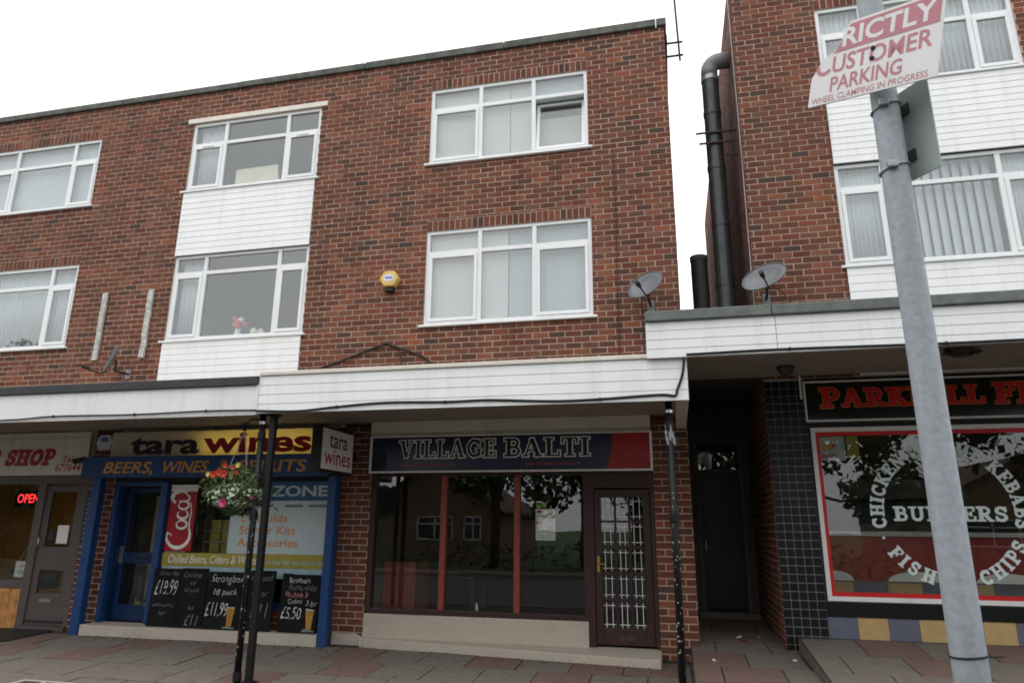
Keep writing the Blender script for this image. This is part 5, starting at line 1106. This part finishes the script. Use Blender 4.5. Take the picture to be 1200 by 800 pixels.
# ---------------------------------------------------------------- lamp post and its signs
LX, LY = 0.977, -6.5; lg = gz(LX, LY)
lp = thing('lamp_post', 'galvanised steel lamp post in the right foreground', 'lamp post', (LX, LY, lg))
MB().tube([(LX, LY, lg-0.2), (LX, LY, 1.2), (LX, LY, 4.6), (LX, LY, 6.0)], [0.057, 0.057, 0.05, 0.047], 28).build('column', 'galvanised', lp, smooth=True)
MB().tube([(LX+0.059*math.cos(R(a)), LY+0.059*math.sin(R(a)), 1.075+0.006*math.cos(R(a))) for a in range(0, 361, 20)], 0.004, 6).build('cable_tie', 'cable', lp)
MB().tube([(LX+0.058, LY-0.02, 1.075), (LX+0.1, LY-0.03, 1.082)], 0.003, 5).build('tie_tail', 'cable', lp)
MB().tube([(LX, LY, 6.0), (LX, LY+0.3, 6.25), (LX, LY+0.9, 6.35)], 0.03, 12).build('outreach', 'galvanised', lp, smooth=True); MB().box(LX-0.12, LX+0.12, LY+0.8, LY+1.4, 6.28, 6.42).build('lantern', 'dish_grey', lp, 0.04)
for z in (3.25, 2.96): 
    MB().tube([(LX+0.055*math.cos(R(a)), LY+0.055*math.sin(R(a)), z+0.012*math.cos(R(a))) for a in range(0, 361, 20)], 0.007, 6).build('band_clamp', 'flue_pale', lp, smooth=True); MB().box(LX-0.045, LX-0.005, LY-0.07, LY-0.045, z-0.018, z+0.012).build('clamp_screw', 'flue_pale', lp, 0.004)
# broken parking sign
SW, SH = 0.54, 0.36; sgm = Matrix.Translation((0.927, -6.6, 3.465)) @ Matrix.Rotation(R(-39.1), 4, 'Z') @ Matrix.Rotation(R(0.6), 4, 'X') @ Matrix.Rotation(R(13.9), 4, 'Y')
pkn = thing('parking_sign', 'broken white and faded red customer parking sign on the lamp post', 'sign', (0.927, -6.6, 3.465))
def sxf(p): return tuple(sgm @ Vector(p))
def spart(name, poly, y0, y1, m_):
    mb = MB().prism(poly, y0, y1); mb.v = [sxf(p) for p in mb.v]; return mb.build(name, m_, pkn)
hw, hh = SW/2, SH/2
poly = [(-hw, -hh), (hw, -hh), (hw, hh), (-0.115, hh), (-0.15, 0.095), (-0.17, 0.06), (-0.225, 0.035), (-0.255, -0.02), (-hw, -0.045)]
spart('plate', poly, -0.004, 0.004, 'sign_offwhite')
spart('red_band', [(-0.178, 0.05), (hw-0.012, 0.05), (hw-0.012, hh-0.012), (-0.112, hh-0.012), (-0.148, 0.094), (-0.168, 0.058)], -0.0055, -0.0042, 'faded_red')
sans('lettering', 'RICTLY', 'sign_offwhite', pkn, -0.14, hw-0.025, 0.066, hh-0.026, -0.0062, 0.026, 0, sxf)
sans('lettering', 'USTOMER', 'faded_red', pkn, -0.175, hw-0.03, -0.045, 0.035, -0.0048, 0.018, 0, sxf)
fc = MB(); ribbon(fc, arc(-0.212, -0.005, 0.03, 0.032, 165, 330, 8), 0.017, -0.0048, lambda a_, b_, c_: sxf((a_, b_, c_))); fc.build('lettering', 'faded_red', pkn)
sans('lettering', 'PARKING', 'faded_red', pkn, -0.175, 0.13, -0.13, -0.06, -0.0048, 0.018, 0, sxf)
sans('lettering', 'WHEEL CLAMPING IN PROGRESS', 'faded_red', pkn, -0.255, 0.235, -0.172, -0.143, -0.0048, 0.006, 0, sxf)
for z in (0.02, -0.025):
    mb = MB().lathe([(0, -0.004), (0.008, -0.002), (0.01, 0.003), (0.01, 0.006)], (0.0, -0.011, z), (0, 1, 0), 10); mb.v = [sxf(p) for p in mb.v]; mb.build('bolt', 'black_matt', pkn)
mb = MB().box(-0.05, 0.05, 0.0045, 0.06, -0.03, 0.03); mb.v = [sxf(p) for p in mb.v]; mb.build('fixing_bracket', 'flue_pale', pkn)
# plate seen from behind
gsn = thing('road_sign', 'grey back of a rectangular sign plate clamped to the lamp post', 'sign', (1.05, -6.45, 2.9))
A, B = Vector((1.02, -6.42, 0)), Vector((1.125, -6.575, 0)); nrm = Vector((B.y-A.y, A.x-B.x, 0)).normalized()*0.003
MB().add([A+nrm+Vector((0, 0, 2.92)), B+nrm+Vector((0, 0, 2.92)), B+nrm+Vector((0, 0, 3.34)), A+nrm+Vector((0, 0, 3.34)), A-nrm+Vector((0, 0, 2.92)), B-nrm+Vector((0, 0, 2.92)), B-nrm+Vector((0, 0, 3.34)), A-nrm+Vector((0, 0, 3.34))],
         [(0, 1, 2, 3), (7, 6, 5, 4), (0, 4, 5, 1), (1, 5, 6, 2), (2, 6, 7, 3), (3, 7, 4, 0)]).build('plate', 'sign_back', gsn)
for z in (3.22, 3.0):
    nrm2 = -nrm; q0 = A.lerp(B, 0.1)-nrm2*1.5; q1 = A.lerp(B, 0.5)-nrm2*1.5
    MB().add([q0+Vector((0, 0, z)), q1+Vector((0, 0, z)), q1+Vector((0, 0, z+0.05)), q0+Vector((0, 0, z+0.05)), q0-nrm2*2+Vector((0, 0, z)), q1-nrm2*2+Vector((0, 0, z)), q1-nrm2*2+Vector((0, 0, z+0.05)), q0-nrm2*2+Vector((0, 0, z+0.05))],
             [(0, 1, 2, 3), (7, 6, 5, 4), (0, 4, 5, 1), (1, 5, 6, 2), (2, 6, 7, 3), (3, 7, 4, 0)]).build('bracket', 'flue', gsn)

# ---------------------------------------------------------------- hanging basket
hb = thing('hanging_basket', 'hanging flower basket with red, pink and pale variegated plants by the posts', 'flower basket', (-5.05, -2.0, 1.6))
hc = Vector((-5.03, -2.0, 1.9)); rh = random.Random(12)
MB().lathe([(0.0, -0.2), (0.1, -0.19), (0.18, -0.12), (0.22, 0.0), (0.2, 0.0), (0, -0.03)], hc, n=20).build('liner', 'moss_liner', hb, smooth=True)
def leaves(n, rad, zlo, zhi, size, m_, name, shell=0.6, cen=hc, kind='stuff', squash=1.0, filt=None):
    mb = MB()
    while n:
        a = rh.uniform(0, 2*math.pi); q = rh.uniform(shell, 1)**0.7*rad; z = rh.uniform(zlo, zhi)
        k = math.sqrt(max(0.05, 1-((z-(zlo+zhi)/2)/((zhi-zlo)/2)*0.92)**2))
        p = cen+Vector((q*k*math.cos(a), q*k*math.sin(a)*0.85, z))
        if filt and not filt(p-cen): continue
        d = Vector((math.cos(a)+rh.uniform(-.5, .5), math.sin(a)+rh.uniform(-.5, .5), rh.uniform(-.5, .6))).normalized()
        t = d.cross(Vector((rh.uniform(-1, 1), rh.uniform(-1, 1), rh.uniform(-1, 1)))).normalized(); s = size*rh.uniform(0.6, 1.3); b = d.cross(t)
        mb.add([p-t*s, p-b*s*0.55+d*s*0.2, p+t*s*1.1, p+b*s*0.55+d*s*0.2], [(0, 1, 2, 3)]); n -= 1
    return mb.build(name, m_, hb, kind=kind)
leaves(1000, 0.35, -0.3, 0.27, 0.026, 'leaf_basket', 'foliage', 0.35)
leaves(620, 0.47, -0.24, 0.24, 0.03, 'leaf_basket', 'trailing_foliage', 0.6)
leaves(120, 0.40, -0.2, 0.06, 0.032, 'leaf_pale', 'pale_leaves', 0.85, filt=lambda p: p.y < -0.05 and p.x > -0.22)
st_ = MB()
for i in range(26):
    a = rh.uniform(0, 6.28); d_ = Vector((math.cos(a), math.sin(a), 0)); L_ = rh.uniform(0.12, 0.3); p0 = hc+d_*0.2+Vector((0, 0, rh.uniform(-0.05, 0.1)))
    up_ = rh.uniform(-0.1, 0.12); pts_ = [p0, p0+d_*L_*0.5+Vector((0, 0, up_)), p0+d_*L_*0.85+Vector((0, 0, up_-L_*0.5))]; st_.tube(pts_, 0.003, 4)
    for q in range(7):
        c_ = pts_[1].lerp(pts_[2], q/6); u_ = Vector((rh.uniform(-1, 1), rh.uniform(-1, 1), rh.uniform(-1, .3))).normalized()*0.035; v_ = u_.cross(Vector((0.3, 1, 0.2))).normalized()*0.011
        st_.add([c_, c_+u_*0.5+v_, c_+u_, c_+u_*0.5-v_], [(0, 1, 2, 3)])
st_.build('trailing_stems', 'leaf_basket', hb, kind='stuff')
def flower(c, r, m_, name):
    mb = MB(); c = Vector(c)
    for ly_ in range(3):
        for i in range(6):
            a = 2*math.pi*i/6+ly_*0.5; rr = r*(1-ly_*0.28); u = Vector((math.cos(a), -0.35-0.25*ly_, math.sin(a))); v = Vector((-math.sin(a), 0, math.cos(a)))
            mb.add([c, c+u*rr*0.6+v*rr*0.45, c+u*rr, c+u*rr*0.6-v*rr*0.45], [(0, 1, 2, 3)])
    mb.build(name, m_, hb)
for x, z, r in ((-0.16, 0.15, 0.05), (-0.09, 0.17, 0.052), (-0.02, 0.16, 0.05), (0.08, 0.23, 0.03), (-0.02, 0.25, 0.03), (0.13, 0.17, 0.03)): flower(hc+Vector((x, -0.27, z)), r, 'petal_red', 'red_flower')
flower(hc+Vector((0.03, -0.31, -0.17)), 0.055, 'petal_pink', 'pink_flower'); flower(hc+Vector((0.3, -0.18, -0.1)), 0.035, 'petal_pink', 'pink_flower')
for x, z in ((0.13, 0.26), (0.06, 0.13), (-0.25, 0.16)): flower(hc+Vector((x, -0.25, z)), 0.035, 'petal_yellow', 'yellow_flower')
for a in (90, 210, 330): MB().tube([hc+Vector((0.2*math.cos(R(a)), 0.2*math.sin(R(a)), 0.02)), hc+Vector((0, 0, 0.7))], 0.004, 5).build('chain', 'flue_pale', hb)
MB().tube([hc+Vector((0, 0, 0.7)), hc+Vector((0, 0, 0.78)), hc+Vector((0.1, -0.03, 0.83)), hc+Vector((0.3, -0.1, 0.8))], 0.01, 6).build('bracket_arm', 'black_paint', hb, smooth=True)
MB().tube([hc+Vector((0.02+0.06*math.cos(R(a)), -0.02, 0.74+0.05*math.sin(R(a)))) for a in range(0, 300, 25)], 0.006, 5).build('bracket_scroll', 'black_paint', hb)

# ---------------------------------------------------------------- across the road: what the shop glass mirrors, and added sky blockers
struct('lawn', MB().slab([(-120, -120, -0.36), (120, -120, -0.36), (120, -19.5, -0.36), (-120, -19.5, -0.36)], -0.9, -0.36), 'grass')
struct('far_pavement', MB().slab([(-120, -19.5, -0.28), (120, -19.5, -0.28), (120, -17.5, -0.28), (-120, -17.5, -0.28)], -0.9, -0.28), 'slab_grey')
def house(x0, x1, y0, y1, h, ridge, label, wins):
    t = thing('house', label, 'house', ((x0+x1)/2, (y0+y1)/2, -0.36)); zb = -0.36
    xm = (x0+x1)/2
    MB().add([(x0, y1, zb), (x1, y1, zb), (x1, y1, h), (xm, y1, ridge), (x0, y1, h), (x0, y0, zb), (x1, y0, zb), (x1, y0, h), (xm, y0, ridge), (x0, y0, h)],
             [(4, 3, 2, 1, 0), (5, 6, 7, 8, 9), (0, 1, 6, 5), (1, 2, 7, 6), (0, 5, 9, 4)]).build('wall', 'house_brick', t)
    o_ = 0.35
    for s in (-1, 1):
        xe = xm+s*((x1-x0)/2+o_); ze = h-o_*(ridge-h)/((x1-x0)/2)
        MB().add([(xm, y1+o_, ridge+0.02), (xe, y1+o_, ze+0.02), (xe, y0-o_, ze+0.02), (xm, y0-o_, ridge+0.02), (xm, y1+o_, ridge+0.16), (xe, y1+o_, ze+0.16), (xe, y0-o_, ze+0.16), (xm, y0-o_, ridge+0.16)],
                 [(0, 1, 2, 3), (7, 6, 5, 4), (0, 4, 5, 1), (1, 5, 6, 2), (2, 6, 7, 3), (3, 7, 4, 0)]).build('roof', 'roof_tile', t)
    for a, b, c, d in wins:
        wn = MB().box(a, b, y1, y1+0.06, c, c+0.08).box(a, b, y1, y1+0.06, d-0.08, d).box(a, a+0.08, y1, y1+0.06, c, d).box(b-0.08, b, y1, y1+0.06, c, d).box((a+b)/2-0.04, (a+b)/2+0.04, y1, y1+0.06, c, d).box(a, b, y1+0.001, y1+0.06, c+0.7*(d-c)-0.04, c+0.7*(d-c)+0.04).build('window', 'upvc', t)
        BX('pane', 'black_gloss', wn, a+0.08, b-0.08, y1+0.005, y1+0.02, c+0.08, d-0.08)
    return t
house(-17.8, -9.5, -40, -29, 2.3, 4.9, 'low brown brick house with white window, mirrored in the left restaurant pane', [(-14.4, -12.3, 0.7, 2.0), (-11.6, -10.6, 0.7, 2.0)])
house(-2.4, 6.5, -42, -31, 2.3, 4.6, 'pale gabled house mirrored in the right restaurant pane', [(-0.5, 1.6, 0.7, 2.0)])
house(-56, -37, -44, -27, 3.2, 6.5, 'added unseen long low brick house across the road beyond the far left trees', [(-50, -47, 0.8, 2.1), (-43, -41, 0.8, 2.1)])  # added to block the sky glare in the far left shop glass
house(12, 22, -42, -30, 2.4, 5.0, 'brick house mirrored in the takeaway window', [(14, 16.5, 0.7, 2.0)])
house(-33, -22, -40, -28, 4.8, 7.6, 'two storey brick house across the road at the far left', [(-30, -28, 0.7, 2.0), (-30, -28, 3.2, 4.4), (-26, -24, 0.7, 2.0)])
def tree(x, y, h, cr, label, seed, nl=2600, trunk=0.18):
    rnd = random.Random(seed); t = thing('leafy_tree', label, 'tree', (x, y, -0.36)); z0 = -0.36
    mb = MB().tube([(x, y, z0), (x+0.1, y, z0+h*0.3), (x-0.05, y+0.1, z0+h*0.6), (x, y, z0+h*0.85)], [trunk*1.2, trunk, trunk*0.6, trunk*0.2], 9)
    cl_ = []
    for i in range(18):
        a = rnd.uniform(0, 6.28); r = rnd.uniform(0.3, 0.85)*cr; zz_ = z0+h*rnd.uniform(0.24, 0.9); p = Vector((x+r*math.cos(a), y+r*math.sin(a), zz_)); cl_.append((p, rnd.uniform(0.3, 0.5)*cr))
        if i < 8: mb.tube([(x, y, z0+h*rnd.uniform(0.25, 0.55)), ((x+p.x)/2, (y+p.y)/2, p.z-0.3), tuple(p)], [trunk*0.45, trunk*0.3, trunk*0.08], 6)
    mb.build('trunk', 'bark', t, smooth=True); lv = MB()
    for i in range(nl):
        c, r = rnd.choice(cl_); d = Vector((rnd.gauss(0, 1), rnd.gauss(0, 1), rnd.gauss(0, 0.8))).normalized(); p = c+d*r*rnd.uniform(0.5, 1.05); s = rnd.uniform(0.12, 0.27)
        u = Vector((rnd.uniform(-1, 1), rnd.uniform(-1, 1), rnd.uniform(-1, 1))).normalized(); v = d.cross(u).normalized()
        lv.add([p-u*s, p-v*s*0.6, p+u*s, p+v*s*0.6], [(0, 1, 2, 3)])
    lv.build('crown', 'leaf_dark', t)
for i_, (tx_, ty_, th_, tc_, tl_) in enumerate([(-8.2, -22.5, 10.5, 3.3, 'dark tree mirrored in the middle restaurant pane'), (-4.2, -24, 11.5, 3.5, 'large dark tree mirrored between the middle and right restaurant panes'),  # row filled out and made tall to block low sky from the shopfronts
    (5.5, -21.5, 10.5, 3.3, 'dark tree mirrored in the takeaway window'), (-18.5, -23, 11, 3.6, 'tall tree across the road mirrored in the wine shop glass'), (-25, -22, 11, 3.6, 'tree across the road left of the one mirrored in the wine shop'),
    (0.8, -25.5, 12, 3.6, 'added tall tree across the road standing behind the camera'), (11, -23, 11.5, 3.6, 'added tree across the road right of the one mirrored in the takeaway'), (17, -22, 11, 3.6, 'added tall tree across the road at the far right'), (-32, -22, 11, 3.8, 'added tree across the road at the far left end of the hedge'), (-39, -23, 11, 3.8, 'added second tree from the left across the road'), (-46, -22, 11, 3.8, 'added leftmost tree across the road')]): tree(tx_, ty_, th_, tc_, tl_, i_+1, 4200, 0.2)  # last two added against sky glare in the far left glass
hg = MB(); rg = random.Random(8)
for i in range(3200):
    x = rg.uniform(-34, 24); p = Vector((x, -20.6+rg.gauss(0, 0.28), rg.uniform(-0.35, 0.75+0.1*math.sin(x*1.3)))); s = rg.uniform(0.08, 0.16)
    u = Vector((rg.uniform(-1, 1), rg.uniform(-1, 1), rg.uniform(-1, 1))).normalized(); v = u.cross(Vector((rg.uniform(-1, 1), rg.uniform(-1, 1), 1))).normalized()
    hg.add([p-u*s, p-v*s*0.6, p+u*s, p+v*s*0.6], [(0, 1, 2, 3)])
hgo = hg.build('hedge', 'leaf_dark'); tag(hgo, 'long low hedge across the road', 'hedge'); hgo['kind'] = 'stuff'
